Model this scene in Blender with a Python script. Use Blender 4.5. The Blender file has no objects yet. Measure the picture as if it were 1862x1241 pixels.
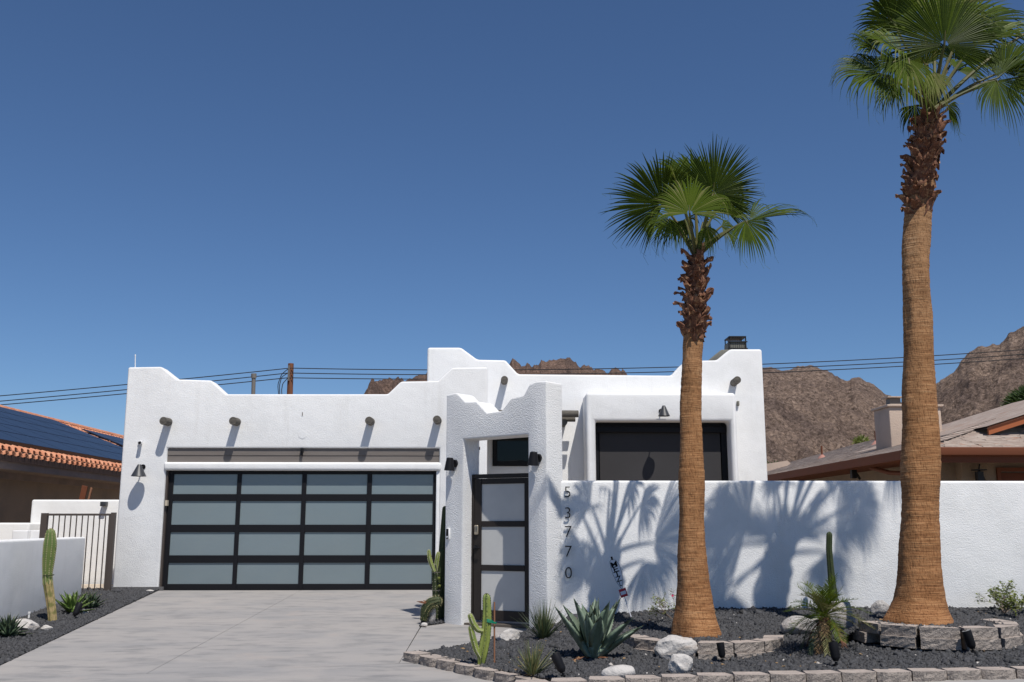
import bpy, bmesh, math, random
import numpy as np
from mathutils import Vector, Matrix, noise as mnoise

# ------------------------------------------------------------------ camera, sky, sun, exposure
S = bpy.context.scene
COL = S.collection
PITCH, YAW, CAMZ = math.radians(10.55), 0.0205, 1.135
cam_data = bpy.data.cameras.new('camera')
cam_data.lens = 35.0; cam_data.sensor_width = 36.0
cam_data.clip_start = 0.1; cam_data.clip_end = 8000
cam = bpy.data.objects.new('camera', cam_data); COL.objects.link(cam)
cam.location = (0, 0, CAMZ); cam.rotation_euler = (math.pi/2 + PITCH, 0, -YAW)
S.camera = cam
SUN = Vector((0.46, -1.0, 1.88)).normalized()
SUN_EL = math.asin(SUN.z); SUN_AZ = math.atan2(SUN.x, SUN.y)
world = bpy.data.worlds.new('World'); S.world = world; world.use_nodes = True
wn = world.node_tree; wn.nodes.clear()
sky = wn.nodes.new('ShaderNodeTexSky'); sky.sky_type = 'NISHITA'; sky.sun_disc = False
sky.sun_elevation = SUN_EL; sky.sun_rotation = SUN_AZ
sky.altitude = 300; sky.air_density = 0.92; sky.dust_density = 0.1; sky.ozone_density = 10
bg = wn.nodes.new('ShaderNodeBackground'); bg.inputs['Strength'].default_value = 0.088
wo = wn.nodes.new('ShaderNodeOutputWorld')
wn.links.new(sky.outputs[0], bg.inputs[0]); wn.links.new(bg.outputs[0], wo.inputs[0])
sd = bpy.data.lights.new('sun', 'SUN'); sd.energy = 4.6; sd.angle = math.radians(0.53); sd.color = (1.0, 0.95, 0.875)
sun = bpy.data.objects.new('sun', sd); COL.objects.link(sun)
sun.rotation_euler = (-SUN).to_track_quat('-Z', 'Y').to_euler(); sun.location = (6, -10, 25)
S.view_settings.view_transform = 'Standard'; S.view_settings.look = 'None'
S.view_settings.exposure = 0.0; S.view_settings.gamma = 1.0; S.view_settings.use_curve_mapping = False
S.render.engine = 'CYCLES'
random.seed(7); rng = np.random.default_rng(7)

# ------------------------------------------------------------------ photo measurements -> places
FPX, CX, CY = 1810.3, 931.0, 620.5
_F = Vector((math.sin(YAW)*math.cos(PITCH), math.cos(YAW)*math.cos(PITCH), math.sin(PITCH)))
_R = Vector((math.cos(YAW), -math.sin(YAW), 0)); _U = _R.cross(_F)
C0 = Vector((0, 0, CAMZ))
def ray(px, py): return (_F*FPX + _R*(px-CX) - _U*(py-CY)).normalized()
def P(px, py, Y):
    r = ray(px, py); return C0 + r*(Y/r.y)
def PZ(px, py, z):
    r = ray(px, py); return C0 + r*((z-CAMZ)/r.z)
def PS(px, py, zf):                      # where a line of sight meets a ground surface zf(x, y)
    r = ray(px, py); t = 3.0
    while t < 80:
        p = C0 + r*t
        if p.z <= zf(p.x, p.y): break
        t += 0.02
    return C0 + r*t
def pxof(p):
    v = Vector(p) - C0; zc = v.dot(_F); return CX+FPX*v.dot(_R)/zc, CY-FPX*v.dot(_U)/zc

# ------------------------------------------------------------------ materials
def mat(name, col, rough=0.7, spec=0.4, metal=0.0, bump=None, var=None, coords='pos', coat=0, trans=None):
    """bump: (scale, distance, detail) ; var: (scale, colour2, contrast)"""
    m = bpy.data.materials.new(name); m.use_nodes = True
    n = m.node_tree; L = n.links; b = n.nodes['Principled BSDF']
    b.inputs['Base Color'].default_value = (*col, 1); b.inputs['Roughness'].default_value = rough
    b.inputs['Specular IOR Level'].default_value = spec; b.inputs['Metallic'].default_value = metal
    b.inputs['Coat Weight'].default_value = coat
    if coords == 'pos': src = n.nodes.new('ShaderNodeNewGeometry').outputs['Position']
    else: src = n.nodes.new('ShaderNodeTexCoord').outputs['Object']
    m['src'] = 0
    if var:
        for k, (sc, c2, lo, hi) in enumerate(var if isinstance(var, list) else [var]):
            mp = n.nodes.new('ShaderNodeMapping'); L.new(src, mp.inputs[0])
            mp.inputs['Scale'].default_value = sc if hasattr(sc, '__len__') else (sc, sc, sc)
            t = n.nodes.new('ShaderNodeTexNoise'); t.inputs['Scale'].default_value = 1; t.inputs['Detail'].default_value = 5
            t.inputs['Roughness'].default_value = 0.6
            L.new(mp.outputs[0], t.inputs['Vector'])
            r = n.nodes.new('ShaderNodeMapRange'); r.inputs['From Min'].default_value = lo; r.inputs['From Max'].default_value = hi
            L.new(t.outputs[0], r.inputs[0])
            x = n.nodes.new('ShaderNodeMix'); x.data_type = 'RGBA'
            L.new(r.outputs[0], x.inputs[0]); x.inputs[7].default_value = (*c2, 1)
            cur = b.inputs['Base Color']
            if cur.is_linked: L.new(cur.links[0].from_socket, x.inputs[6])
            else: x.inputs[6].default_value = (*col, 1)
            L.new(x.outputs[2], b.inputs['Base Color'])
    if bump:
        prev = None
        for (sc, dist, det) in (bump if isinstance(bump, list) else [bump]):
            mp = n.nodes.new('ShaderNodeMapping'); L.new(src, mp.inputs[0])
            mp.inputs['Scale'].default_value = sc if hasattr(sc, '__len__') else (sc, sc, sc)
            t = n.nodes.new('ShaderNodeTexNoise'); t.inputs['Scale'].default_value = 1; t.inputs['Detail'].default_value = det
            L.new(mp.outputs[0], t.inputs['Vector'])
            bp = n.nodes.new('ShaderNodeBump'); bp.inputs['Distance'].default_value = dist; bp.inputs['Strength'].default_value = 1
            L.new(t.outputs[0], bp.inputs['Height'])
            if prev: L.new(prev.outputs[0], bp.inputs['Normal'])
            prev = bp
        L.new(prev.outputs[0], b.inputs['Normal'])
    if trans:
        tr = n.nodes.new('ShaderNodeBsdfTranslucent'); tr.inputs[0].default_value = (*trans[0], 1)
        mx = n.nodes.new('ShaderNodeMixShader'); mx.inputs[0].default_value = trans[1]
        L.new(b.outputs[0], mx.inputs[1]); L.new(tr.outputs[0], mx.inputs[2])
        L.new(mx.outputs[0], n.nodes['Material Output'].inputs[0])
    return m

M = {}
M['stucco'] = mat('white_stucco', (0.80, 0.80, 0.795), 0.9, 0.2, bump=[(2.5, 0.012, 2), ((76, 76, 96), 0.0066, 3)], var=[(1.2, (0.70, 0.70, 0.69), 0.5, 0.8), ((6, 6, .5), (0.74, 0.735, 0.72), 0.58, 0.8)])
M['rough_stucco'] = mat('rough_white_stucco', (0.79, 0.79, 0.785), 0.9, 0.2, bump=[(2.5, 0.012, 2), (72, 0.0140, 3)], var=(1.2, (0.70, 0.70, 0.69), 0.5, 0.8))
M['beam_wood'] = mat('weathered_brown_paint', (0.085, 0.076, 0.064), 0.8, bump=((30, 4, 90), 0.004, 3), var=((10, 3, 40), (0.13, 0.118, 0.10), 0.4, 0.75))
M['board_wood'] = mat('brown_lintel_paint', (0.155, 0.135, 0.122), 0.75, bump=((1.5, 30, 60), 0.003, 4), var=((1.0, 10, 7), (0.18, 0.16, 0.145), 0.45, 0.75))
M['black_metal'] = mat('black_metal', (0.010, 0.010, 0.012), 0.5, 0.18)
M['lamp_metal'] = mat('charcoal_lamp_metal', (0.035, 0.037, 0.042), 0.45, 0.5)
M['frost'] = mat('frosted_glass', (0.17, 0.215, 0.235), 0.16, 0.55, var=((1.1, 1.1, 0.8), (0.185, 0.225, 0.238), 0.35, 0.75), bump=(1.3, 0.006, 2))
M['gate_frost'] = mat('gate_frosted_panel', (0.52, 0.52, 0.505), 0.45, 0.2, var=(3, (0.47, 0.47, 0.46), 0.35, 0.7))
M['gate_paint'] = mat('dark_brown_gate_paint', (0.026, 0.021, 0.019), 0.45, 0.22)
M['bar_metal'] = mat('bronze_gate_metal', (0.075, 0.06, 0.052), 0.55)
M['glass'] = mat('dark_window_glass', (0.006, 0.009, 0.008), 0.03, 0.22)
M['screen'] = mat('grey_window_screen', (0.055, 0.053, 0.055), 0.7, 0.04, var=((.8, .8, .8), (0.048, 0.046, 0.047), 0.35, 0.7))
M['white_plastic'] = mat('white_plastic', (0.75, 0.75, 0.75), 0.4)
M['concrete'] = mat('driveway_concrete', (0.335, 0.315, 0.30), 0.85, 0.3, bump=[(120, 0.0015, 3), (3, .004, 2)],
    var=[((0.45, 1.3, 1), (0.262, 0.258, 0.258), 0.44, 0.70), ((2.4, 5.5, 1), (0.20, 0.197, 0.197), 0.48, 0.72), (0.8, (0.36, 0.335, 0.315), 0.52, 0.72), (180, (0.28, 0.27, 0.265), 0.5, 0.75), (1.6, (0.34, 0.295, 0.27), 0.62, 0.8)])
M['joint'] = mat('joint_dirt', (0.09, 0.075, 0.062), 0.95)
M['footing'] = mat('footing_concrete', (0.11, 0.108, 0.11), 0.9, bump=(60, 0.004, 3))
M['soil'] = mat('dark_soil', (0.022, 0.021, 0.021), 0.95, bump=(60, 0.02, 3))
M['gravel'] = mat('black_lava_gravel', (0.058, 0.059, 0.064), 0.85, 0.3, bump=(150, 0.004, 3), var=[(35, (0.10, 0.10, 0.106), 0.45, 0.7), (28, (0.03, 0.03, 0.032), 0.5, 0.7), (9, (0.078, 0.07, 0.066), 0.6, 0.8)])
M['desert'] = mat('desert_ground', (0.32, 0.26, 0.20), 0.95, bump=(4, 0.05, 4), var=(0.3, (0.24, 0.19, 0.15), 0.4, 0.7))
M['asphalt'] = mat('road_asphalt', (0.05, 0.05, 0.052), 0.9, bump=(90, 0.004, 3))
M['paver'] = mat('cream_paver', (0.50, 0.42, 0.33), 0.85, bump=(60, 0.004, 3), var=(6, (0.48, 0.41, 0.35), 0.45, 0.7))
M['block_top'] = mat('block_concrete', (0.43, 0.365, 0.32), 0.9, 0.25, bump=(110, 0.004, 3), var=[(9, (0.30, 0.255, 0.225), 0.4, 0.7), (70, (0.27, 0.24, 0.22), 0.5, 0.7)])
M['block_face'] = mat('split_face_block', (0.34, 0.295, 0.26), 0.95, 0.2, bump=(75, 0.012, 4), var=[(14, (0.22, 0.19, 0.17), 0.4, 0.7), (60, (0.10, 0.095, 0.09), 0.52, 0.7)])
M['quartz'] = mat('white_quartz_rock', (0.50, 0.475, 0.45), 0.8, 0.4, bump=[(9, 0.03, 4), (60, .006, 3)], var=[((5, 5, 16), (0.42, 0.36, 0.31), 0.52, 0.72), (30, (0.33, 0.32, 0.31), 0.58, 0.75)])
M['granite'] = mat('speckled_granite', (0.42, 0.40, 0.385), 0.85, 0.3, bump=[(8, 0.03, 4), (80, .008, 3)], var=[(70, (0.09, 0.09, 0.09), 0.5, 0.66), (5, (0.30, 0.26, 0.235), 0.45, 0.7)])
M['dark_rock'] = mat('dark_grey_rock', (0.06, 0.06, 0.066), 0.85, 0.3, bump=(20, 0.02, 4))
M['cactus'] = mat('cactus_green', (0.095, 0.145, 0.035), 0.5, 0.4, var=[(9, (0.15, 0.185, 0.05), 0.4, 0.7)], bump=(60, 0.002, 2))
M['cactus_rib'] = mat('cactus_spine_line', (0.42, 0.38, 0.20), 0.8)
M['cactus_bright'] = mat('bright_cactus_green', (0.21, 0.25, 0.055), 0.5, 0.4, var=[(14, (0.14, 0.19, 0.05), 0.45, 0.7)], bump=(60, 0.002, 2))
M['cactus_dark'] = mat('dark_cactus_green', (0.030, 0.042, 0.016), 0.6, 0.3, var=(12, (0.045, 0.058, 0.02), 0.4, 0.7))
M['cactus_cork'] = mat('corky_cactus_skin', (0.36, 0.27, 0.13), 0.85, var=[(14, (0.17, 0.16, 0.05), 0.4, 0.6)], bump=(50, 0.004, 3))
M['spine'] = mat('pale_cactus_spines', (0.50, 0.47, 0.36), 0.7)
M['agave'] = mat('blue_green_agave_leaf', (0.125, 0.175, 0.120), 0.5, 0.35, var=[((4, 4, 9), (0.20, 0.25, 0.19), 0.4, 0.7), (26, (0.08, 0.125, 0.08), 0.5, 0.8)])
M['agave_green'] = mat('green_agave_leaf', (0.10, 0.17, 0.035), 0.45, 0.4, var=(9, (0.16, 0.22, 0.06), 0.4, 0.7))
M['agave_dark'] = mat('dark_agave_leaf', (0.035, 0.06, 0.035), 0.5, 0.4, var=(9, (0.05, 0.08, 0.04), 0.4, 0.7))
M['agave_edge'] = mat('pale_agave_edge', (0.30, 0.26, 0.12), 0.7)
M['yucca'] = mat('narrow_yucca_leaf', (0.085, 0.125, 0.055), 0.5, 0.4, var=(12, (0.16, 0.18, 0.09), 0.45, 0.7), trans=((0.10, 0.14, 0.04), 0.15))
M['yucca_dry'] = mat('yellowing_yucca_leaf', (0.21, 0.20, 0.075), 0.6, 0.3, var=(12, (0.12, 0.13, 0.05), 0.45, 0.7), trans=((0.2, 0.18, 0.06), 0.15))
M['dry_leaf'] = mat('dry_brown_leaf', (0.20, 0.12, 0.055), 0.8, var=(12, (0.30, 0.21, 0.11), 0.4, 0.7))
M['frond'] = mat('palm_frond_leaf', (0.036, 0.060, 0.006), 0.5, 0.14, var=[(4, (0.075, 0.108, 0.012), 0.45, 0.75)], trans=((0.10, 0.15, 0.008), 0.16))
M['frond_light'] = mat('young_palm_frond_leaf', (0.070, 0.108, 0.008), 0.5, 0.12, var=[(4, (0.105, 0.14, 0.018), 0.45, 0.75)], trans=((0.16, 0.21, 0.012), 0.20))
M['frond_tip'] = mat('yellowing_palm_leaf', (0.15, 0.175, 0.04), 0.5, 0.2, var=[(9, (0.22, 0.21, 0.08), 0.45, 0.75)], trans=((0.22, 0.23, 0.06), 0.25))
M['petiole'] = mat('palm_leaf_stalk', (0.075, 0.085, 0.02), 0.5, 0.3, var=(6, (0.12, 0.095, 0.035), 0.4, 0.7))
M['boot'] = mat('dry_palm_leaf_base', (0.19, 0.080, 0.042), 0.75, 0.35, bump=((40, 40, 12), 0.006, 3), var=[(14, (0.08, 0.034, 0.02), 0.4, 0.65), (22, (0.46, 0.27, 0.14), 0.53, 0.70)])
M['wire'] = mat('power_line_black', (0.02, 0.02, 0.022), 0.7)
M['pole_wood'] = mat('brown_utility_pole', (0.20, 0.075, 0.035), 0.85, bump=((20, 20, 2), 0.01, 3), var=((9, 9, .8), (0.11, 0.05, 0.03), 0.4, 0.7))
M['vent'] = mat('vent_pipe_metal', (0.14, 0.125, 0.11), 0.6, 0.5)
M['tan_stucco'] = mat('tan_neighbour_stucco', (0.30, 0.225, 0.155), 0.9, 0.2, bump=(30, 0.01, 3), var=(1.5, (0.23, 0.18, 0.13), 0.4, 0.7))
M['pink_stucco'] = mat('pinkish_beige_stucco', (0.52, 0.41, 0.33), 0.9, 0.2, bump=(30, 0.01, 3), var=(2, (0.42, 0.34, 0.28), 0.45, 0.75))
M['fascia_grey'] = mat('grey_brown_fascia', (0.26, 0.20, 0.165), 0.8, var=(2, (0.19, 0.15, 0.13), 0.4, 0.7))
M['tile'] = mat('terracotta_roof_tile', (0.55, 0.22, 0.12), 0.85, 0.25, bump=(40, 0.004, 3), var=[(3.1, (0.66, 0.33, 0.20), 0.4, 0.65), (7, (0.36, 0.14, 0.08), 0.55, 0.75)])
M['tile_underlay'] = mat('roof_underlay', (0.05, 0.03, 0.025), 0.95)  # even dark tone of the deck sheet under the tiles
M['solar'] = mat('solar_cell_glass', (0.014, 0.018, 0.032), 0.32, 0.35, var=((2, 2, 2), (0.018, 0.026, 0.052), 0.4, 0.7))
M['shingle'] = mat('asphalt_shingle', (0.29, 0.23, 0.195), 0.9, 0.2, bump=(80, 0.004, 3), var=[((2.5, 7, 7), (0.40, 0.335, 0.29), 0.45, 0.62), ((3.2, 6, 6), (0.30, 0.15, 0.10), 0.57, 0.7)])
M['rust'] = mat('rust_brown_trim', (0.155, 0.055, 0.028), 0.6, 0.15, var=(3, (0.17, 0.055, 0.027), 0.4, 0.7))
M['rust_bright'] = mat('orange_brown_board', (0.36, 0.105, 0.035), 0.6, 0.4)
M['mortar_red'] = mat('red_roof_sealant', (0.40, 0.20, 0.16), 0.9)
M['mesh_black'] = mat('chimney_cap_black', (0.014, 0.014, 0.015), 0.5)
M['chimney_grey'] = mat('chimney_grey_green', (0.17, 0.165, 0.14), 0.8)
M['roof_white'] = mat('flat_roof_coating', (0.55, 0.54, 0.52), 0.85)
M['brass'] = mat('nickel_lock_metal', (0.42, 0.36, 0.28), 0.35, 0.5, 0.6)
M['red_paint'] = mat('red_label', (0.42, 0.02, 0.035), 0.5)
M['sign_silver'] = mat('white_sign_face', (0.72, 0.73, 0.78), 0.5)
M['green_tie'] = mat('green_plastic_tie', (0.01, 0.23, 0.13), 0.4)
M['stake'] = mat('redwood_stake', (0.26, 0.12, 0.065), 0.8)
M['pink_flower'] = mat('pink_petal', (0.55, 0.03, 0.12), 0.5)
M['shrub_leaf'] = mat('shrub_leaf', (0.15, 0.19, 0.045), 0.5, 0.4, var=(20, (0.24, 0.24, 0.06), 0.45, 0.7), trans=((0.2, 0.24, 0.05), 0.25))
M['twig'] = mat('grey_brown_twig', (0.21, 0.16, 0.13), 0.85)
M['bush'] = mat('bush_green', (0.05, 0.085, 0.025), 0.6, trans=((0.08, 0.13, 0.02), 0.2))

def custom_mat(name, fn):
    m = bpy.data.materials.new(name); m.use_nodes = True; fn(m.node_tree, m.node_tree.nodes, m.node_tree.links, m.node_tree.nodes['Principled BSDF']); return m
def trunk_shader(t, n, L, b):
    g = n.new('ShaderNodeNewGeometry')
    def nz(scale, det=4, rough=.6):
        mp = n.new('ShaderNodeMapping'); mp.inputs['Scale'].default_value = scale; L.new(g.outputs['Position'], mp.inputs[0])
        x = n.new('ShaderNodeTexNoise'); x.inputs['Scale'].default_value = 1; x.inputs['Detail'].default_value = det; x.inputs['Roughness'].default_value = rough
        L.new(mp.outputs[0], x.inputs['Vector']); return x.outputs[0]
    def ramp(src, pts):
        r = n.new('ShaderNodeValToRGB'); e = r.color_ramp.elements
        while len(e) < len(pts): e.new(0.5)
        for k, (p, c) in enumerate(pts): e[k].position = p; e[k].color = (*c, 1)
        L.new(src, r.inputs[0]); return r.outputs[0]
    rings = nz((4.5, 4.5, 120), 3, .6); blot = nz((2.2, 2.2, 3.2)); crack = nz((62, 62, 16), 4); big = nz((5, 5, 1.6), 3)
    c1 = ramp(rings, [(0.26, (0.17, 0.088, 0.044)), (0.44, (0.32, 0.178, 0.088)), (0.58, (0.43, 0.262, 0.140)), (0.78, (0.55, 0.39, 0.245))])
    c2 = ramp(blot, [(0.36, (0.80, 0.69, 0.58)), (0.66, (1.10, 1.0, 0.92))])
    mu = n.new('ShaderNodeMix'); mu.data_type = 'RGBA'; mu.blend_type = 'MULTIPLY'; mu.inputs[0].default_value = 0.85
    L.new(c1, mu.inputs[6]); L.new(c2, mu.inputs[7])
    c3 = ramp(crack, [(0.36, (0.42, 0.34, 0.28)), (0.47, (1, 1, 1))])
    m2 = n.new('ShaderNodeMix'); m2.data_type = 'RGBA'; m2.blend_type = 'MULTIPLY'; m2.inputs[0].default_value = 0.62
    L.new(mu.outputs[2], m2.inputs[6]); L.new(c3, m2.inputs[7])
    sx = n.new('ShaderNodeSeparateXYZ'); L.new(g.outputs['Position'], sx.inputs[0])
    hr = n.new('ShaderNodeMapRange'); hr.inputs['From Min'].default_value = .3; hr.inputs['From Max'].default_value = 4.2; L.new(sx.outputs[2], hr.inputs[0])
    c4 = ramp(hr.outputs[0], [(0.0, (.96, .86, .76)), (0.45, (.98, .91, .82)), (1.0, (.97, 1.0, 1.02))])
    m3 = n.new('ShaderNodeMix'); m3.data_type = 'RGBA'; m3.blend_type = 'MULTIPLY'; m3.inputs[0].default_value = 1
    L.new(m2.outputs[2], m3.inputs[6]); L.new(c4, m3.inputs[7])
    L.new(m3.outputs[2], b.inputs['Base Color']); b.inputs['Roughness'].default_value = .85; b.inputs['Specular IOR Level'].default_value = .25
    b1 = n.new('ShaderNodeBump'); b1.inputs['Distance'].default_value = .008; L.new(rings, b1.inputs['Height'])
    b2 = n.new('ShaderNodeBump'); b2.inputs['Distance'].default_value = .012; L.new(crack, b2.inputs['Height']); L.new(b1.outputs[0], b2.inputs['Normal'])
    L.new(b2.outputs[0], b.inputs['Normal'])
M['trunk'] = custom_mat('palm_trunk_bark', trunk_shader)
def mountain_shader(tint, dark, sc):
    def fn(t, n, L, b):
        g = n.new('ShaderNodeNewGeometry')
        def nz(s, det, dist=0):
            x = n.new('ShaderNodeTexNoise'); x.inputs['Scale'].default_value = s; x.inputs['Detail'].default_value = det; x.inputs['Distortion'].default_value = dist
            x.inputs['Roughness'].default_value = .7
            L.new(g.outputs['Position'], x.inputs['Vector']); return x.outputs[0]
        a = nz(.035*sc, 8, .6); c = nz(.55*sc, 7, .5)
        r = n.new('ShaderNodeValToRGB'); e = r.color_ramp.elements
        e[0].position = .36; e[0].color = (*dark, 1); e[1].position = .62; e[1].color = (*tint, 1)
        L.new(a, r.inputs[0])
        r2 = n.new('ShaderNodeValToRGB'); e = r2.color_ramp.elements
        e[0].position = .36; e[0].color = (.34, .32, .31, 1); e[1].position = .66; e[1].color = (1.35, 1.32, 1.28, 1)
        L.new(c, r2.inputs[0])
        mu = n.new('ShaderNodeMix'); mu.data_type = 'RGBA'; mu.blend_type = 'MULTIPLY'; mu.inputs[0].default_value = 1
        L.new(r.outputs[0], mu.inputs[6]); L.new(r2.outputs[0], mu.inputs[7]); L.new(mu.outputs[2], b.inputs['Base Color'])
        b.inputs['Roughness'].default_value = .95; b.inputs['Specular IOR Level'].default_value = .1
        bp = n.new('ShaderNodeBump'); bp.inputs['Distance'].default_value = 4.5/sc; L.new(c, bp.inputs['Height'])
        L.new(bp.outputs[0], b.inputs['Normal'])
    return fn
M['mountain'] = custom_mat('mountain_rock', mountain_shader((.40, .30, .24), (.20, .15, .13), 1.0))
M['mountain_red'] = custom_mat('reddish_mountain_rock', mountain_shader((.29, .20, .16), (.16, .115, .10), .8))

# ------------------------------------------------------------------ object helpers
WL = {}
def world_loc(o): return WL.get(o.name, Vector((0, 0, 0)))
def tag(o, label=None, cat=None, group=None, kind=None):
    if label: o['label'] = label
    if cat: o['category'] = cat
    if group: o['group'] = group
    if kind: o['kind'] = kind
    return o
def thing(name, label, cat, loc, group=None):
    o = bpy.data.objects.new(name, None); COL.objects.link(o); o.location = loc
    o.empty_display_size = .1
    WL[o.name] = Vector(loc); return tag(o, label, cat, group)
class MB:
    def __init__(s): s.v = []; s.f = []; s.mi = []; s.cur = 0
    def add(s, vs, fs):
        n = len(s.v); s.v += [tuple(v) for v in vs]; s.f += [tuple(i+n for i in f) for f in fs]; s.mi += [s.cur]*len(fs)
    def box(s, x0, x1, y0, y1, z0, z1):
        s.add([(x0,y0,z0),(x1,y0,z0),(x1,y1,z0),(x0,y1,z0),(x0,y0,z1),(x1,y0,z1),(x1,y1,z1),(x0,y1,z1)],
              [(0,3,2,1),(4,5,6,7),(0,1,5,4),(1,2,6,5),(2,3,7,6),(3,0,4,7)])
    def obox(s, c, ax, ay, az):          # oriented box by centre and half-axis vectors
        c = Vector(c); ax = Vector(ax); ay = Vector(ay); az = Vector(az)
        vs = [c+sx*ax+sy*ay+sz*az for sz in (-1, 1) for sy in (-1, 1) for sx in (-1, 1)]
        s.add(vs, [(0,2,3,1),(4,5,7,6),(0,1,5,4),(1,3,7,5),(3,2,6,7),(2,0,4,6)])
    def prism(s, pts, ext):              # polygon (3D points) pushed along ext
        ext = Vector(ext); n = len(pts); a = [Vector(p) for p in pts]
        s.add(a+[p+ext for p in a], [tuple(range(n)), tuple(range(2*n-1, n-1, -1))] + [(i, i+n, (i+1) % n+n, (i+1) % n) for i in range(n)])
    def tube(s, path, rad, n=8, caps=True):
        path = [Vector(p) for p in path]; m = len(path)
        if not hasattr(rad, '__len__'): rad = [rad]*m
        base = len(s.v); up = None
        for i, p in enumerate(path):
            t = (path[min(i+1, m-1)]-path[max(i-1, 0)]).normalized()
            if up is None: up = Vector((0, 0, 1)) if abs(t.z) < .9 else Vector((0, -1, 0))
            a = (up - t*up.dot(t)).normalized(); b = t.cross(a); up = a
            for k in range(n):
                an = 2*math.pi*k/n; s.v.append(tuple(p+(a*math.cos(an)+b*math.sin(an))*rad[i]))
        for i in range(m-1):
            for k in range(n):
                s.f.append((base+i*n+k, base+i*n+(k+1) % n, base+(i+1)*n+(k+1) % n, base+(i+1)*n+k)); s.mi.append(s.cur)
        if caps:
            s.f.append(tuple(base+k for k in range(n-1, -1, -1))); s.mi.append(s.cur)
            s.f.append(tuple(base+(m-1)*n+k for k in range(n))); s.mi.append(s.cur)
    def mesh(s, name, mats, off=Vector((0, 0, 0)), smooth=False, bevel=0, seg=3, autosm=None):
        me = bpy.data.meshes.new(name)
        me.from_pydata([(v[0]-off[0], v[1]-off[1], v[2]-off[2]) for v in s.v], [], s.f)
        for m_ in (mats if isinstance(mats, (list, tuple)) else [mats]): me.materials.append(m_)
        if max(s.mi, default=0): me.polygons.foreach_set('material_index', s.mi)
        bm = bmesh.new(); bm.from_mesh(me); bmesh.ops.recalc_face_normals(bm, faces=bm.faces)
        if bevel:
            es = [e for e in bm.edges if len(e.link_faces) == 2 and e.calc_face_angle(0) > .25]
            bmesh.ops.bevel(bm, geom=es, offset=bevel, segments=seg, profile=.5, affect='EDGES', clamp_overlap=True)
        bm.to_mesh(me); bm.free()
        if smooth: me.polygons.foreach_set('use_smooth', [True]*len(me.polygons))
        if smooth == 'auto' or bevel:
            me.polygons.foreach_set('use_smooth', [True]*len(me.polygons))
            try: me.set_sharp_from_angle(angle=math.radians(40 if bevel else 35))
            except Exception: pass
        me.update(); return me
    def build(s, name, mats, parent=None, label=None, cat=None, group=None, kind=None, **kw):
        if parent: off = world_loc(parent)
        else:
            a = np.array(s.v); off = Vector(((a[:, 0].min()+a[:, 0].max())/2, (a[:, 1].min()+a[:, 1].max())/2, a[:, 2].min()))
            if kind == 'structure': off = Vector((0, 0, 0))
        o = bpy.data.objects.new(name, s.mesh(name, mats, off, **kw)); COL.objects.link(o)
        if parent: o.parent = parent
        else: o.location = off
        WL[o.name] = Vector(off) if not parent else world_loc(parent)
        return tag(o, label, cat, group, kind)
def place(name, me, parent, loc, rot=None, scale=None, **kw):        # a piece sharing a mesh
    o = bpy.data.objects.new(name, me); COL.objects.link(o)
    if parent: o.parent = parent; loc = Vector(loc)-world_loc(parent)
    o.location = loc
    if rot is not None: o.rotation_euler = rot
    if scale is not None: o.scale = scale if hasattr(scale, '__len__') else (scale,)*3
    WL[o.name] = Vector(loc)+(world_loc(parent) if parent else Vector((0, 0, 0)))
    return tag(o, **kw)
def fast_mesh(name, V, Fc, m, smooth=False):
    me = bpy.data.meshes.new(name); V = np.asarray(V, np.float32); Fc = np.asarray(Fc, np.int32); k = Fc.shape[1]
    me.vertices.add(len(V)); me.vertices.foreach_set('co', V.ravel())
    me.loops.add(Fc.size); me.loops.foreach_set('vertex_index', Fc.ravel())
    me.polygons.add(len(Fc)); me.polygons.foreach_set('loop_start', np.arange(0, Fc.size, k, dtype=np.int32)); 
    me.materials.append(m); me.update(calc_edges=True)
    if smooth: me.polygons.foreach_set('use_smooth', np.ones(len(Fc), bool))
    return me

# ------------------------------------------------------------------ ground surfaces
def lerp(a, b, t): return a+(b-a)*t
def interp(x, pts): return float(np.interp(x, [p[0] for p in pts], [p[1] for p in pts]))
def sm(t): t = min(max(t, 0), 1); return t*t*(3-2*t)
def zd(x, y): return -.03*max(18.56-y, 0) + .16*sm((x-1.0)/3.0)*sm((12.4-y)/2.0)
FRONT = [(-1.2, -.20), (0, -.19), (1.2, -.15), (2, -.125), (6, -.085), (10, -.06)]
BACK = [(-1.2, -.16), (.4, -.13), (.8, -.06), (1.6, .05), (2.5, .11), (9, .115)]
def zg(x, y):
    v = min(max((y-9)/3.9, 0), 1)**1.6
    z = lerp(interp(x, FRONT), interp(x, BACK), v)
    z -= .075*math.exp(-((x-2.25)**2/1.1+(y-10.05)**2/.45)); z += .10*math.exp(-((x-4.7)**2+(y-10.3)**2)/1.1)
    return z
def zl(x, y): return zd(x, y)-.005+.035*max(0, min(1, (-5.2-x)/1.5))
# ================================================================== SETTING
mb = MB()                                                    # desert floor to the horizon
xs = [-3000, -400, -60, -25] + [i*.8 for i in range(-18, 19)] + [25, 60, 400, 3000]
ys = [-60, -10, 4] + [5+i*.6 for i in range(24)] + [22, 30, 60, 400, 3500]
V = [(x, y, zd(x, min(y, 40))-.14) for y in ys for x in xs]; nx = len(xs)
mb.add(V, [(j*nx+i, j*nx+i+1, (j+1)*nx+i+1, (j+1)*nx+i) for j in range(len(ys)-1) for i in range(nx-1)])
mb.build('ground', M['desert'], kind='structure')
mb = MB(); mb.add([(-60, -6, -.48), (60, -6, -.48), (60, 5.2, -.42), (-60, 5.2, -.42)], [(0, 1, 2, 3)])
mb.build('road', M['asphalt'], kind='structure')

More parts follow.
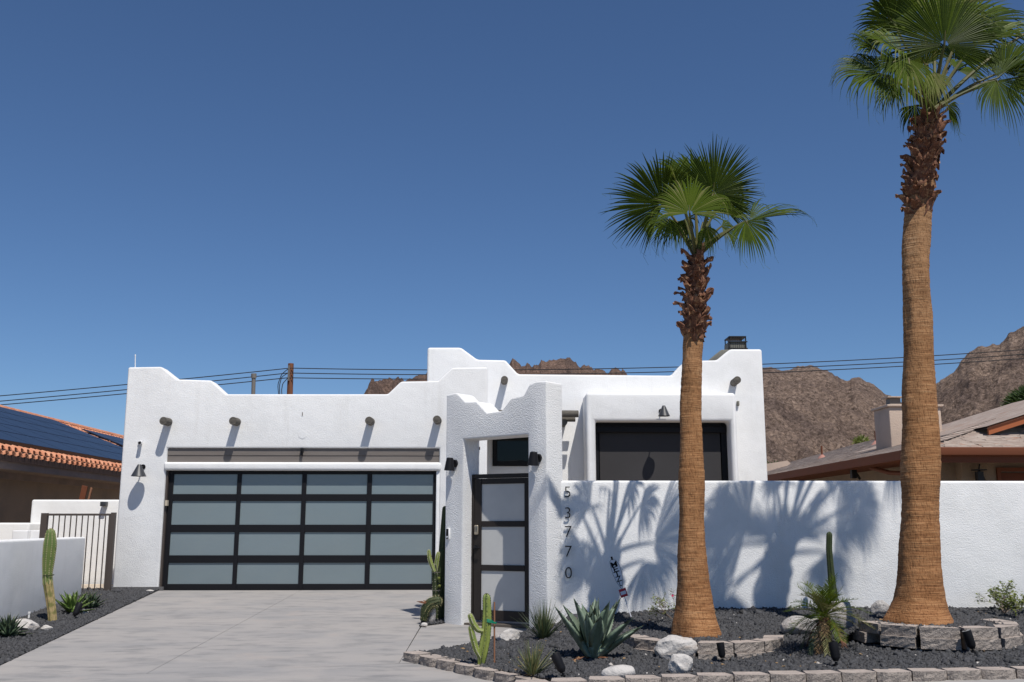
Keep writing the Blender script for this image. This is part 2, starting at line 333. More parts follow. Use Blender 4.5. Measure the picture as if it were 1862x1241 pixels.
# driveway: concrete slabs with open joints over a dirt bed
drive = thing('driveway', None, None, (0, 12, -.25)); drive['kind'] = 'structure'
TL = P(288, 1075, 18.62); A0 = PS(0, 1210, zd); dl = (A0-TL)
LE = lambda y: TL.x + dl.x/dl.y*(y-TL.y)                    # left edge x at y
Jt = PS(546, 1074.5, zd); Jb = PS(265, 1226, zd)
C1 = PS(725, 1207.5, zd); C0j = PS(0, 1236, zd); cs = (C0j.y-C1.y)/(C0j.x-C1.x)
CJ = lambda x: C1.y+cs*(x-C1.x)
R1 = PS(765, 1140, zd)
def slab(name, poly, label=None):
    c = Vector((sum(p[0] for p in poly)/len(poly), sum(p[1] for p in poly)/len(poly))); q = []
    for p in poly:
        v = Vector((p[0], p[1]))-c; v = v*(1-.010/max(v.length, .1)); q.append((c.x+v.x, c.y+v.y))
    bm = bmesh.new(); f = bm.faces.new([bm.verts.new((x, y, 0)) for x, y in q])
    # slice so that the sheet follows the slope
    y0 = min(a[1] for a in q); y1 = max(a[1] for a in q); x0 = min(a[0] for a in q); x1 = max(a[0] for a in q)
    yy = math.floor(y0)
    while yy < y1:
        bmesh.ops.bisect_plane(bm, geom=bm.verts[:]+bm.edges[:]+bm.faces[:], plane_co=(0, yy, 0), plane_no=(0, 1, 0)); yy += .5
    xx = math.floor(x0)
    while xx < x1:
        if xx > .5: bmesh.ops.bisect_plane(bm, geom=bm.verts[:]+bm.edges[:]+bm.faces[:], plane_co=(xx, 0, 0), plane_no=(1, 0, 0))
        xx += .5
    for v in bm.verts: v.co.z = zd(v.co.x, v.co.y)
    r = bmesh.ops.extrude_face_region(bm, geom=bm.faces[:])
    for g in r['geom']:
        if isinstance(g, bmesh.types.BMVert): g.co.z -= .1
    bmesh.ops.recalc_face_normals(bm, faces=bm.faces)
    off = world_loc(drive)
    for v in bm.verts: v.co -= off
    me = bpy.data.meshes.new(name); bm.to_mesh(me); bm.free(); me.materials.append(M['concrete'])
    o = bpy.data.objects.new(name, me); COL.objects.link(o); o.parent = drive; WL[o.name] = off
    return o
xl2 = LE(9.6)
slab('concrete_slab', [(TL.x, TL.y), (Jt.x, Jt.y+.1), (Jb.x, Jb.y), (xl2, CJ(xl2))][::-1])
slab('concrete_slab', [(Jt.x, Jt.y+.1), (R1.x-.05, 18.72), (R1.x, R1.y), (C1.x, C1.y), (Jb.x, Jb.y)][::-1])
slab('concrete_slab', [(R1.x, R1.y), (R1.x+.02, 18.7), (1.0, 18.7), (1.6, 12.2), (1.2, C1.y+.2), (C1.x, C1.y)][::-1])
slab('concrete_slab', [(xl2-.06, CJ(xl2)-.0), (C1.x, C1.y), (1.3, C1.y), (1.3, 6.4), (xl2+.5, 6.4)][::-1])
slab('concrete_slab', [(1.31, C1.y), (10.5, C1.y), (10.5, 6.4), (1.31, 6.4)])
mb = MB(); pts = [(-5.5, 7), (10, 7), (10, 11), (1, 18), (-7, 18.8)]
for i in range(24):
    y0 = 6.6+i*.5; mb.add([(-6.6, y0, zd(0, y0)-.03), (.9, y0, zd(0, y0)-.03), (.9, y0+.5, zd(0, y0+.5)-.03), (-6.6, y0+.5, zd(0, y0+.5)-.03)], [(0, 1, 2, 3)])
mb.build('joint_fill', M['joint'], drive)

# gravel beds
def in_poly(x, y, poly):
    c = np.zeros(x.shape, bool); n = len(poly)
    for i in range(n):
        x0, y0 = poly[i]; x1, y1 = poly[(i+1) % n]
        cond = ((y0 > y) != (y1 > y)) & (x < (x1-x0)*(y-y0)/(y1-y0+1e-12)+x0); c ^= cond
    return c
# curb line corner stones, from the walkway round to the right
K0 = PS(728, 1201, zd); K1 = PS(905, 1243, zd)
kd = (K1-K0); kd.z = 0; kd.normalize()
FR0 = P(1100, 1243, 8.55); FR1 = P(1862, 1219, 8.80)
pe = [PS(a, b, zd) for a, b in [(745, 1197), (775, 1196), (861, 1178), (909, 1168), (974, 1153), (1010, 1141)]]
KC = K0+kd*2.35
bedpoly = [(K0.x+.06, K0.y+.1)] + [(p.x, p.y) for p in pe] + [(.75, 12.93), (10, 12.93), (10, 8.95), (FR0.x+.4, FR0.y+.16), (KC.x+.25, KC.y-.25), (KC.x+.02, KC.y+.16)]
BF = 8.60
def sheet(name, poly, zf, step, m, jit, kind='structure'):
    x0 = min(p[0] for p in poly); x1 = max(p[0] for p in poly); y0 = min(p[1] for p in poly); y1 = max(p[1] for p in poly)
    bm = bmesh.new(); f = bm.faces.new([bm.verts.new((x, y, 0)) for x, y in poly])
    for ax, a, b in ((0, x0, x1), (1, y0, y1)):
        t = a+step
        while t < b:
            co = [0, 0, 0]; no = [0, 0, 0]; co[ax] = t; no[ax] = 1
            bmesh.ops.bisect_plane(bm, geom=bm.verts[:]+bm.edges[:]+bm.faces[:], plane_co=co, plane_no=no); t += step
    for v in bm.verts: v.co.z = zf(v.co.x, v.co.y)+random.uniform(-jit, jit)
    bmesh.ops.recalc_face_normals(bm, faces=bm.faces)
    me = bpy.data.meshes.new(name); bm.to_mesh(me); bm.free(); me.materials.append(m)
    o = bpy.data.objects.new(name, me); COL.objects.link(o); o['kind'] = kind; return o
sheet('planting_bed', bedpoly, lambda x, y: zg(x, y)-.02, .25, M['soil'], .004)
lbed = [(TL.x+.02, TL.y-.02), (LE(14), 14), (LE(9.9), 9.9), (-7.6, 9.9), (-7.6, 18.5), (-6.95, 18.5)]
sheet('side_bed', lbed, lambda x, y: zl(x, y)-.01+.006, .3, M['soil'], .003)
pk = [PS(a, b, zd) for a, b in [(763, 1141), (811, 1133)]]
sbed = [(pk[0].x, pk[0].y), (pk[1].x+.05, pk[1].y), (-.62, 15.0), (-.95, 15.0)]
sheet('pillar_bed', sbed, lambda x, y: zd(x, y)+.012, .3, M['soil'], .002)
# stones of the beds: loose chips, one object for each bed
def chips(name, poly, zf, dens, size, keep=None, lift=0.0):
    x0 = min(p[0] for p in poly); x1 = max(p[0] for p in poly); y0 = min(p[1] for p in poly); y1 = max(p[1] for p in poly)
    n = int((x1-x0)*(y1-y0)*dens); x = rng.uniform(x0, x1, n); y = rng.uniform(y0, y1, n)
    ok = in_poly(x, y, poly)
    if keep is not None: ok &= keep(x, y)
    x = x[ok]; y = y[ok]; n = len(x)
    z = np.array([zf(a, b) for a, b in zip(x, y)])+rng.uniform(-.008, .006, n)+lift
    cube = np.array([(-1,-1,-1),(1,-1,-1),(1,1,-1),(-1,1,-1),(-1,-1,1),(1,-1,1),(1,1,1),(-1,1,1)], float)*.6
    Vv = cube[None]*np.ones((n, 1, 1)) + rng.uniform(-.42, .42, (n, 8, 3))
    s = size*rng.lognormal(0, .38, n)
    Vv *= (s[:, None]*rng.uniform(.6, 1.2, (n, 3)))[:, None, :]
    q = rng.normal(size=(n, 4)); q /= np.linalg.norm(q, axis=1)[:, None]; w, a, b, c = q.T
    Rm = np.stack([np.stack([1-2*(b*b+c*c), 2*(a*b-c*w), 2*(a*c+b*w)], -1), np.stack([2*(a*b+c*w), 1-2*(a*a+c*c), 2*(b*c-a*w)], -1), np.stack([2*(a*c-b*w), 2*(b*c+a*w), 1-2*(a*a+b*b)], -1)], 1)
    Vv = np.einsum('nij,nkj->nki', Rm, Vv); Vv[:, :, 0] += x[:, None]; Vv[:, :, 1] += y[:, None]; Vv[:, :, 2] += z[:, None]
    fc = np.array([(0,3,2,1),(4,5,6,7),(0,1,5,4),(1,2,6,5),(2,3,7,6),(3,0,4,7)])
    Fc = (fc[None]+(np.arange(n)*8)[:, None, None]).reshape(-1, 4)
    return n, Vv.reshape(-1, 3), Fc
def gravel(name, lists, m, label=None):
    off = 0; Vs = []; Fs = []
    for n, v, f in lists: Vs.append(v); Fs.append(f+off); off += len(v)
    o = bpy.data.objects.new(name, fast_mesh(name, np.concatenate(Vs), np.concatenate(Fs), m)); COL.objects.link(o)
    return tag(o, label, 'gravel', kind='stuff')
P1x, P1y = P(1267, 1150, 11.0).x, 11.0; P2x, P2y = P(1671, 1125, 10.35).x, 10.35
RING1Z, RING2Z = .0, .19
def zgr(x, y):      # bed surface with the soil raised inside the two block rings
    z = zg(x, y)
    r1 = math.hypot(x-P1x-.05, y-P1y); r2 = math.hypot(x-P2x-.12, y-P2y)
    if y < P1y+.6 and r1 < .66: z = max(z, RING1Z-.02)
    z = max(z, z*0+(RING1Z-.015)-max(0, r1-.62)*.9 if y > P1y else -9)
    if r2 < .66: z = max(z, RING2Z-.02+max(0, .35-r2)*.05)
    z = max(z, (RING2Z-.015)-max(0, r2-.6)*.55 if y > P2y+.1 else -9)
    return z
gravel('gravel', [chips('g', bedpoly, zgr, 7600, .0105), chips('g', bedpoly, zgr, 600, .018, lift=.005)], M['gravel'], 'black lava gravel covering the planting bed in front of the garden wall')
gravel('gravel', [chips('g', lbed, lambda x, y: zl(x, y)+.008, 2600, .013)], M['gravel'], 'black gravel strip between the driveway and the low white wall')
gravel('gravel', [chips('g', sbed, lambda x, y: zd(x, y)+.018, 2600, .012)], M['gravel'], 'small patch of black gravel at the foot of the entrance pillar')
# pale chips scattered in the gravel
n1 = chips('g', bedpoly, zgr, 7, .011, lift=.012)
gravel('gravel', [n1], M['quartz'], 'few pale stone chips strewn over the black gravel bed')
def litter(name, poly, zf, n, m):
    mb = MB(); x0 = min(p[0] for p in poly); x1 = max(p[0] for p in poly); y0 = min(p[1] for p in poly); y1 = max(p[1] for p in poly); c = 0
    while c < n:
        x = random.uniform(x0, x1); y = random.uniform(y0, y1)
        if not in_poly(np.array([x]), np.array([y]), poly)[0]: continue
        c += 1; a = random.uniform(0, 6.3); l = random.uniform(.012, .035); w = l*.35
        d = Vector((math.cos(a), math.sin(a), random.uniform(-.3, .3)))*l; s_ = Vector((-math.sin(a), math.cos(a), .3))*w; p = Vector((x, y, zf(x, y)+.018))
        mb.add([p-d, p+s_+Vector((0, 0, .006)), p+d, p-s_], [(0, 1, 2, 3)])
    return mb
litter('l', bedpoly, zgr, 330, None).build('dry_leaves', M['dry_leaf'], label='dry fallen leaves scattered on the black gravel', cat='leaf litter', kind='stuff')

# ================================================================== HOUSE
YG, YM, YB = 18.56, 20.6, 19.85
house = thing('house', 'white stucco pueblo style house with stepped parapets and black glass garage door', 'house', (0, YG, 0))
def pp(lst, Y): return [P(a, b, Y) for a, b in lst]
gx0 = P(204, 1070, YG).x; gx1 = P(886, 760, YG).x
door_l = P(305, 965, YG+.17).x; door_r = P(791.5, 965, YG+.17).x
dl0 = P(305, 965, YG).x; dr0 = P(795, 965, YG).x
bd_l, bd_r = P(303, 828, YG).x, P(799, 828, YG).x
zt = lambda py, Y, px=550: P(px, py, Y).z
z815, z841, z857 = zt(815, YG), zt(841, YG), zt(856, YG)
top = pp([(228, 668), (293, 667), (322, 690), (384, 692), (411, 717), (705, 717), (729, 694), (797, 693), (822, 669), (884, 668)], YG)
top[0].x = gx0; top[-1].x = gx1
out = [Vector((gx0, YG, -.05))]+top+[Vector((gx1, YG, -.05)), Vector((bd_r, YG, -.05)), Vector((bd_r, YG, z815)), Vector((bd_l, YG, z815)), Vector((bd_l, YG, -.05))]
mb = MB(); mb.prism(out, (0, .34, 0))
mb.build('garage_front_wall', M['stucco'], house, bevel=.035, seg=4)
# jambs left and right of the door fill between wall notch and door
mb = MB(); mb.prism([Vector((bd_l-.02, YG+.015, z857)), Vector((bd_r+.02, YG+.015, z857)), Vector((bd_r+.02, YG+.015, z841-.01)), Vector((bd_l-.02, YG+.015, z841-.01))], (0, .30, 0))
b2 = MB(); b2.box(bd_l-.03, bd_r+.03, YG-.045, YG+.3, z857, z841)
b2.build('lintel_roll', M['stucco'], house, bevel=.045, seg=5)
mb = MB(); mb.box(bd_l+.002, bd_r-.002, YG+.055, YG+.12, z841-.02, (z841+z815)/2-.006); mb.build('lintel_board', M['board_wood'], house)
mb = MB(); mb.box(bd_l+.002, bd_r-.002, YG+.045, YG+.12, (z841+z815)/2-.002, z815+.02); mb.build('lintel_board', M['board_wood'], house)
mb = MB(); mb.box(bd_r-.055, bd_r+.05, YG+.012, YG+.33, -.05, z857-.002); mb.build('door_jamb', M['stucco'], house, bevel=.02)
mb = MB(); mb.box(gx0+.004, gx0+.30, YG+.34, YG+8.4, -.05, 3.7); mb.build('garage_side_wall', M['stucco'], house)
mb = MB(); mb.box(gx1-.3, gx1-.004, YG+.34, YM, -.05, 3.55); mb.build('garage_side_wall', M['stucco'], house)
mb = MB(); mb.box(gx0+.3, gx1-.3, YG+.34, YG+8.4, 3.05, 3.25); mb.build('garage_roof', M['roof_white'], house)
mb = MB(); mb.box(gx0+.3, gx1, YG+8.1, YG+8.4, -.05, 3.7); mb.build('garage_back_wall', M['stucco'], house)
mb = MB(); mb.box(gx0-.012, dl0-.02, YG-.02, YG+.05, -.12, .065); mb.build('wall_footing', M['footing'], house)
# small things fixed to the garage wall
c = P(550, 791, YG); mb = MB(); mb.tube([c+Vector((0, .01, 0)), c-Vector((0, .006, 0))], .072, 20); mb.build('round_wall_cap', M['stucco'], house)
c = P(549, 826, YG+.04); mb = MB(); mb.box(c.x-.02, c.x+.02, c.y-.05, c.y+.02, c.z-.03, c.z+.10); mb.tube([c+Vector((0, -.04, .05)), c+Vector((.045, -.09, .03))], .012, 6); mb.build('sensor', M['black_metal'], house)
c = P(550, 753, YG); mb = MB(); mb.box(c.x-.006, c.x+.006, c.y-.012, c.y+.01, c.z-.035, c.z+.03); mb.build('wall_hook', M['board_wood'], house)
c = P(303, 915, YG); mb = MB(); mb.box(c.x-.02, c.x+.02, YG-.03, YG+.05, c.z-.05, c.z+.05); mb.build('door_sensor_box', mat('beige_plastic', (.5, .43, .33), .5), house)
# vigas
def viga(px, py, Y, L=.30, r=.074, droop=0):
    w = P(px, py, Y); mb = MB(); mb.tube([w+Vector((0, .1, 0)), w+Vector((0, -L+.01, droop)), w+Vector((0, -L, droop))], [r, r, r*.93], 24)
    mb.tube([w+Vector((0, -L-.0015, droop)), w+Vector((0, -L-.003, droop))], [r*.55, r*.5], 20)
    mb.build('roof_beam', M['beam_wood'], house, smooth='auto')
for px, py in [(306.5, 767.5), (431, 767.5), (674.5, 767), (796, 765)]: viga(px, py, YG, .30, .074, -.012)
viga(917, 694, YM, .30, .073); viga(1334, 697, YM, .34, .076, .02)
# garage door: sixteen frosted panes in black rails
gd = MB(); zb, ztop = .0, z857-.005; W = door_r-door_l
rows = [(863, 899), (911.5, 954.5), (968, 1010), (1023.5, 1062)]
cols = [(317.0, 430.5), (438.5, 548.5), (557.5, 668), (677, 787.5)]
YD = YG+.125
hz = [(zt(b, YD), zt(a, YD)) for a, b in rows]
# widths measured on the second row (y 930)
cw = [(P(a-(6 if i == 0 else 2), 940, YD).x, P(b-2, 940, YD).x) for i, (a, b) in enumerate([(318.5, 431), (438.5, 549.5), (557.5, 668.5), (677, 789)])]
xe = [door_l-.02]+[v for c_ in cw for v in c_]+[door_r+.03]
for i in range(0, 10, 2): gd.box(xe[i], xe[i+1], YD-.035, YD+.03, zb, ztop)
ze = [zb]+[v for c_ in reversed(hz) for v in c_]+[ztop]
for j in range(0, 10, 2):
    for i in range(1, 9, 2): gd.box(xe[i]-.001, xe[i+1]+.001, YD-.029, YD+.03, ze[j], ze[j+1])
gdo = gd.build('garage_door', M['black_metal'], house, bevel=.003, seg=1)
for j in range(4):
    for i in range(4):
        m_ = MB(); a, b = cw[i]; z0, z1 = hz[j]; t = random.uniform(-.002, .002)
        m_.add([(a-.004, YD-.008+t, z0-.004), (b+.004, YD-.008-t, z0-.004), (b+.004, YD-.006, z1+.004), (a-.004, YD-.006, z1+.004)], [(0, 1, 2, 3)])
        m_.add([(a-.004, YD+.004, z0-.004), (b+.004, YD+.004, z0-.004), (b+.004, YD+.004, z1+.004), (a-.004, YD+.004, z1+.004)], [(3, 2, 1, 0)])
        m_.build('pane', M['frost'], gdo)
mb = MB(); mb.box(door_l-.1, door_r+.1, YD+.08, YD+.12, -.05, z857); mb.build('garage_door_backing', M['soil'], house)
mb = MB(); mb.box(door_l-.04, door_l-.012, YD-.10, YD-.04, -.01, ztop); mb.build('door_weather_strip', M['bar_metal'], house)

# main block behind
mx0 = P(777, 650, YM).x; mx1 = P(1391, 750, YM).x
mtop = pp([(777, 632), (838, 632), (868, 654), (919, 655), (942, 680.5), (1221, 683), (1240, 662), (1262, 656), (1304, 655), (1328, 635), (1385, 635)], YM)
mtop[0].x = mx0; mtop[-1].x = mx1
mb = MB(); mb.prism([Vector((mx0, YM, -.05))]+mtop+[Vector((mx1, YM, -.05))], (0, .36, 0)); mb.build('main_front_wall', M['stucco'], house, bevel=.05, seg=4)
mb = MB(); mb.box(mx1-.32, mx1-.004, YM+.36, YM+9, -.05, 4.0); mb.build('main_side_wall', M['stucco'], house)
mb = MB(); mb.box(mx0+.004, mx0+.32, YM+.36, YM+9, 3.25, 4.0); mb.build('main_side_wall', M['stucco'], house)
mb = MB(); mb.box(mx0+.32, mx1-.32, YM+.36, YM+9, 3.5, 3.7); mb.build('main_roof', M['roof_white'], house)
mb = MB(); mb.box(mx0+.004, mx1-.004, YM+9, YM+9.3, -.05, 4.0); mb.build('main_back_wall', M['stucco'], house)
c = P(1394, 714, YM+1.4); mb = MB(); mb.box(mx1-.2, mx1+.22, c.y-.06, c.y+.06, c.z-.055, c.z+.055); mb.build('side_scupper', M['chimney_grey'], house, bevel=.01)
# window bay that stands out of the main block
bx0, bx1 = P(1066, 760, YB).x, P(1340, 760, YB).x; bz = zt(714, YB, 1200)
wx0, wx1 = P(1083.5, 800, YB).x, P(1329, 800, YB).x; wz = zt(766, YB, 1200)
mb = MB(); mb.prism([Vector(v) for v in [(bx0, YB, -.05), (bx0, YB, bz), (bx1, YB, bz), (bx1, YB, -.05), (wx1, YB, -.05), (wx1, YB, wz), (wx0, YB, wz), (wx0, YB, -.05)]], (0, YM-YB-.003, 0))
mb.build('window_bay', M['stucco'], house, bevel=.07, seg=4)
mb = MB(); YW = YB+.33
mb.box(wx0+.002, wx0+.09, YW, YW+.06, .4, wz-.002); mb.box(wx1-.12, wx1-.002, YW, YW+.06, .4, wz-.002); mb.box(wx0+.09, wx1-.12, YW, YW+.06, wz-.10, wz-.002)
mb.box(wx0+.09, wx1-.12, YW-.02, YW+.06, .4, .5)
win = mb.build('window', M['black_metal'], house, bevel=.004, seg=1)
mb = MB(); mb.box(wx0+.03, wx1-.03, YW-.08, YW-.005, wz-.21, wz-.08); mb.build('blind_cassette', M['black_metal'], win, bevel=.02)
mb = MB(); mb.add([(wx0+.11, YW+.018, .5), (wx1-.14, YW+.018, .5), (wx1-.14, YW+.012, wz-.1), (wx0+.11, YW+.012, wz-.1)], [(0, 1, 2, 3)]); mb.build('screen', M['screen'], win)
mb = MB(); mb.box(wx0+.01, wx0+.03, YW-.03, YW+.0, .5, wz-.25); mb.build('screen_track', M['bar_metal'], win)
mb = MB(); mb.box(wx0, wx1, YW+.1, YW+.14, -.05, wz); mb.build('window_backing', M['soil'], house)
c = P(1342, 734, YM); mb = MB(); mb.box(c.x-.03, c.x+.015, c.y-.06, c.y+.02, c.z-.05, c.z+.045); mb.build('junction_box', M['chimney_grey'], house, bevel=.006)
# porch between garage and bay, with its roof, small window and log
px1 = P(992, 760, YM).x
mb = MB(); mb.box(gx1+.01, px1+.15, YG+.25, YM-.003, 3.02, 3.2); mb.build('porch_roof', M['stucco'], house)
a = P(893, 795, YM-.03); b = P(962, 848, YM-.03)
wf = MB(); zz0, zz1 = zt(848, YM-.03, 930), zt(796, YM-.03, 930)+.12; xx0 = P(895.5, 820, YM-.03).x; xx1 = xx0+1.15; fw = .10
wf.box(xx0, xx0+fw, YM-.05, YM-.004, zz0, zz1); wf.box(xx1-fw, xx1, YM-.05, YM-.004, zz0, zz1); wf.box(xx0+fw, xx1-fw, YM-.05, YM-.004, zz1-fw-.02, zz1); wf.box(xx0+fw, xx1-fw, YM-.05, YM-.004, zz0, zz0+fw)
w2 = wf.build('window', M['black_metal'], house, bevel=.004, seg=1)
mb = MB(); mb.box(xx0+fw-.003, xx1-fw+.003, YM-.028, YM-.012, zz0+fw-.003, zz1-fw-.017); mb.build('pane', M['glass'], w2)
c0 = P(1012, 752.5, YM-.5); c1 = P(1051.5, 753, YM-.5)
mb = MB(); mb.tube([c0-Vector((1.2, 0, 0)), c1, c1+Vector((.004, 0, 0))], [.072, .072, .066], 18); mb.build('porch_log', M['beam_wood'], house, smooth='auto')
c0 = P(1015, 763, YM-.28); c1 = P(1046, 763, YM-.28)
mb = MB(); mb.tube([c0-Vector((1, 0, 0)), c1], .05, 14); mb.build('porch_log', M['beam_wood'], house, smooth='auto')
c0 = P(1026, 768, YM-.45); mb = MB(); mb.tube([c0, c0+Vector((0, .55, 0))], .065, 16); mb.build('roof_beam', M['beam_wood'], house, smooth='auto')
# chimney, with its black cap, behind the right parapet
cc = P(1341, 640, YM+1.6); mb = MB()
s_ = 1/92.0
cx0, cx1 = P(1322, 640, YM+1.6).x, P(1361, 640, YM+1.6).x; zc0, zc1 = zt(638, YM+1.6, 1340)-.4, zt(622, YM+1.6, 1340)
mb.prism([Vector((cx0, YM+1.6, zc0)), Vector((cx0+.04, YM+1.6, zc1)), Vector((cx1-.04, YM+1.6, zc1)), Vector((cx1, YM+1.6, zc0))], (0, .4, 0))
ch = mb.build('chimney', M['chimney_grey'], house, bevel=.01, seg=1)
mb = MB(); zt2 = zt(613, YM+1.6, 1340)
for x in (cx0+.05, cx1-.07):
    for y in (YM+1.58, YM+1.98): mb.box(x, x+.02, y, y+.02, zc1-.14, zt2)
mb.box(cx0+.015, cx1-.015, YM+1.585, YM+1.60, zc1-.17, zc1-.14); mb.box(cx0+.02, cx1-.02, YM+1.57, YM+1.592, zc1-.012, zc1+.012)
mb.box(cx0+.05, cx1-.05, YM+1.55, YM+2.03, zt2-.014, zt2+.012); mb.build('chimney_cap', M['mesh_black'], ch)
mb = MB()
for k in range(9):
    x = lerp(cx0+.045, cx1-.045, k/8); mb.box(x-.003, x+.003, YM+1.588, YM+1.592, zc0+.4, zt2)
mb.build('spark_mesh', M['mesh_black'], ch)
q = pp([(1288, 656), (1312, 636), (1332, 636), (1332, 662), (1288, 662)], YM+.9)
mb = MB(); mb.prism(q, (0, .5, 0)); mb.build('rear_parapet', M['chimney_grey'], house, bevel=.02)
# mast and vent on the garage roof
c = P(246, 668, YG+.15); mb = MB(); mb.tube([c-Vector((0, 0, .05)), P(246, 648, YG+.15)], .009, 8); mb.tube([P(246, 649, YG+.15), P(246, 645, YG+.15)], .012, 8)
mb.build('mast', M['white_plastic'], label='thin white mast on the top left corner of the garage parapet', cat='antenna')
c = P(461.5, 720, YG+4); t = P(461.5, 684, YG+4); mb = MB(); mb.tube([Vector((c.x, c.y, 3.25)), t], .045, 14); vp = mb.build('vent_pipe', M['vent'], label='brown metal vent pipe rising behind the garage parapet', cat='vent pipe', smooth='auto')
mb = MB(); mb.tube([P(461.5, 688, YG+4), P(461.5, 680, YG+4)], .062, 16); mb.build('pipe_cap', M['vent'], vp, smooth='auto')

# ================================================================== ENTRANCE WALL (turned 41 degrees)
AL = math.radians(41); ed = Vector((math.cos(AL), -math.sin(AL), 0)); eb = Vector((math.sin(AL), math.cos(AL), 0))
EA = PS(809, 1134, zd); EA.z = 0
def PL(px, py, o=EA, d=ed):       # meet the upright plane through o along d
    r = ray(px, py); nrm = Vector((-d.y, d.x, 0)); t = (o-C0).dot(nrm)/r.dot(nrm); return C0+r*t
ent = thing('entrance_wall', 'rough white stucco entrance wall with a stepped notch above the gate opening', 'entrance wall', (EA.x+.5, EA.y-.5, -.15))
eo = [PL(a, b) for a, b in [(809.3, 718.7), (827.4, 715), (832, 715.8), (846, 731), (866, 730), (885.4, 751), (911, 747.7), (929, 724.3), (951.5, 719.5), (962, 699.3), (975.7, 694), (991.8, 693.2)]]
ul = (PL(809.3, 900)-EA).dot(ed); ur = (PL(995, 900)-EA).dot(ed)
jl = (PL(841, 960)-EA).dot(ed); jr = (PL(960, 960)-EA).dot(ed)
zl0 = PL(842, 801).z; zr0 = PL(957, 788.5).z; zlin = (zl0+zr0)/2
def EP(u, z): v = EA+ed*u; return Vector((v.x, v.y, z))
eo = [EP(ul if i == 0 else ur if i == len(eo)-1 else (p-EA).dot(ed), p.z) for i, p in enumerate(eo)]
mb = MB(); mb.prism([EP(ul, -.4)]+eo+[EP(ur, -.4), EP(jr, -.4), EP(jr, zlin), EP(jl, zlin), EP(jl, -.4)], eb*.34)
mb.build('wall', M['rough_stucco'], ent, bevel=.035, seg=4)
# stub of wall behind the left jamb (stands in the shade of the lintel)
s0 = EP(jl, 0)+eb*.36; sx0, sx1 = P(835, 840, 14.35).x, P(871.5, 840, 14.35).x
mb = MB(); mb.box(sx0, sx1, 14.35, 14.6, -.2, 2.9); mb.build('inner_pier', M['stucco'], ent, bevel=.015)
c = P(871.5, 816, 14.35); mb = MB(); mb.box(c.x-.01, c.x+.012, 14.32, 14.36, c.z-.02, c.z+.02); mb.build('pier_latch', M['black_metal'], ent)
# gate
GA = math.radians(27); gdv = Vector((math.cos(GA), -math.sin(GA), 0)); gbk = Vector((math.sin(GA), math.cos(GA), 0))
GO = EP(jl, 0)+eb*.19
G0 = PL(857.0, 990, GO, gdv); 
def GU(px, py=990): return (PL(px, py, G0, gdv)-G0).dot(gdv)
def GZ(px, py): return PL(px, py, G0, gdv).z
def GP(u, z, d=0): v = G0+gdv*u+gbk*d; return Vector((v.x, v.y, z))
gate = thing('entrance_gate', 'dark brown pedestrian gate with three frosted panels set in the entrance wall', 'gate', (G0.x+.4, G0.y-.2, -.12))
u0, u1 = 0.0, GU(966); p0, p1 = GU(874.5), GU(953.5); gt, gb = GZ(905, 862), GZ(905, 1134)
panels = [(GZ(913, 880), GZ(913, 947.8)), (GZ(913, 958.2), GZ(913, 1028)), (GZ(913, 1038.7), GZ(913, 1111))]
def gbox(mbx, a, b, z0, z1, d0, d1): mbx.prism([GP(a, z0, d0), GP(b, z0, d0), GP(b, z1, d0), GP(a, z1, d0)], gbk*(d1-d0))
uj = GU(861.5)
mb = MB(); gbox(mb, u0-.03, uj-.004, gb, gt, -.01, .07); gbox(mb, uj-.004, u1, gt-.055, gt, -.01, .07); mb.build('gate_frame', M['gate_paint'], gate, bevel=.004, seg=1)
mb = MB(); gbox(mb, uj, p0, gb+.03, gt-.06, .0, .05); gbox(mb, p1, u1, gb+.03, gt-.06, .0, .05)
zs = [gt-.06]+[v for p in panels for v in p]+[gb+.03]
for k in range(0, 8, 2): gbox(mb, p0+.0005, p1-.0005, zs[k+1], zs[k], .003, .047)
gl = mb.build('gate_leaf', M['gate_paint'], gate, bevel=.004, seg=1)
for a, b in panels:
    mb = MB(); gbox(mb, p0-.004, p1+.004, b-.004, a+.004, .02, .03); mb.build('panel', M['gate_frost'], gl)
c = PL(867, 964, G0, gdv); mb = MB(); gbox(mb, (c-G0).dot(gdv)-.030, (c-G0).dot(gdv)+.030, c.z-.065, c.z+.065, -.028, .0)
lk = mb.build('keypad_lock', M['brass'], gate, bevel=.014, seg=3)
mb = MB()
for r_ in range(4):
    for s in range(2):
        uu = (c-G0).dot(gdv)-.012+.024*s; mb.obox(GP(uu, c.z+.04-.018*r_, -.03), gdv*.006, gbk*.003, (0, 0, .005))
mb.build('lock_button', M['lamp_metal'], lk)
c = PL(866, 996, G0, gdv); mb = MB(); uu = (c-G0).dot(gdv)
mb.tube([GP(uu, c.z, .0), GP(uu, c.z, -.02)], .034, 16); mb.tube([GP(uu, c.z, -.02), GP(uu, c.z, -.06), GP(uu+.02, c.z, -.065), GP(uu+.10, c.z-.004, -.065)], [.014, .013, .012, .009], 8)
mb.build('handle', M['black_metal'], gate, smooth='auto')
mb = MB()
for z in (PL(858, 1035, G0, gdv).z, PL(858, 900, G0, gdv).z): mb.obox(GP(u0-.02, z, -.02), gdv*.012, gbk*.02, (0, 0, .05))
mb.build('hinge', M['black_metal'], gate)
mb = MB(); gbox(mb, u0-.03, u1, gb-.1, gb, -.14, .1); mb.build('threshold', M['joint'], gate)
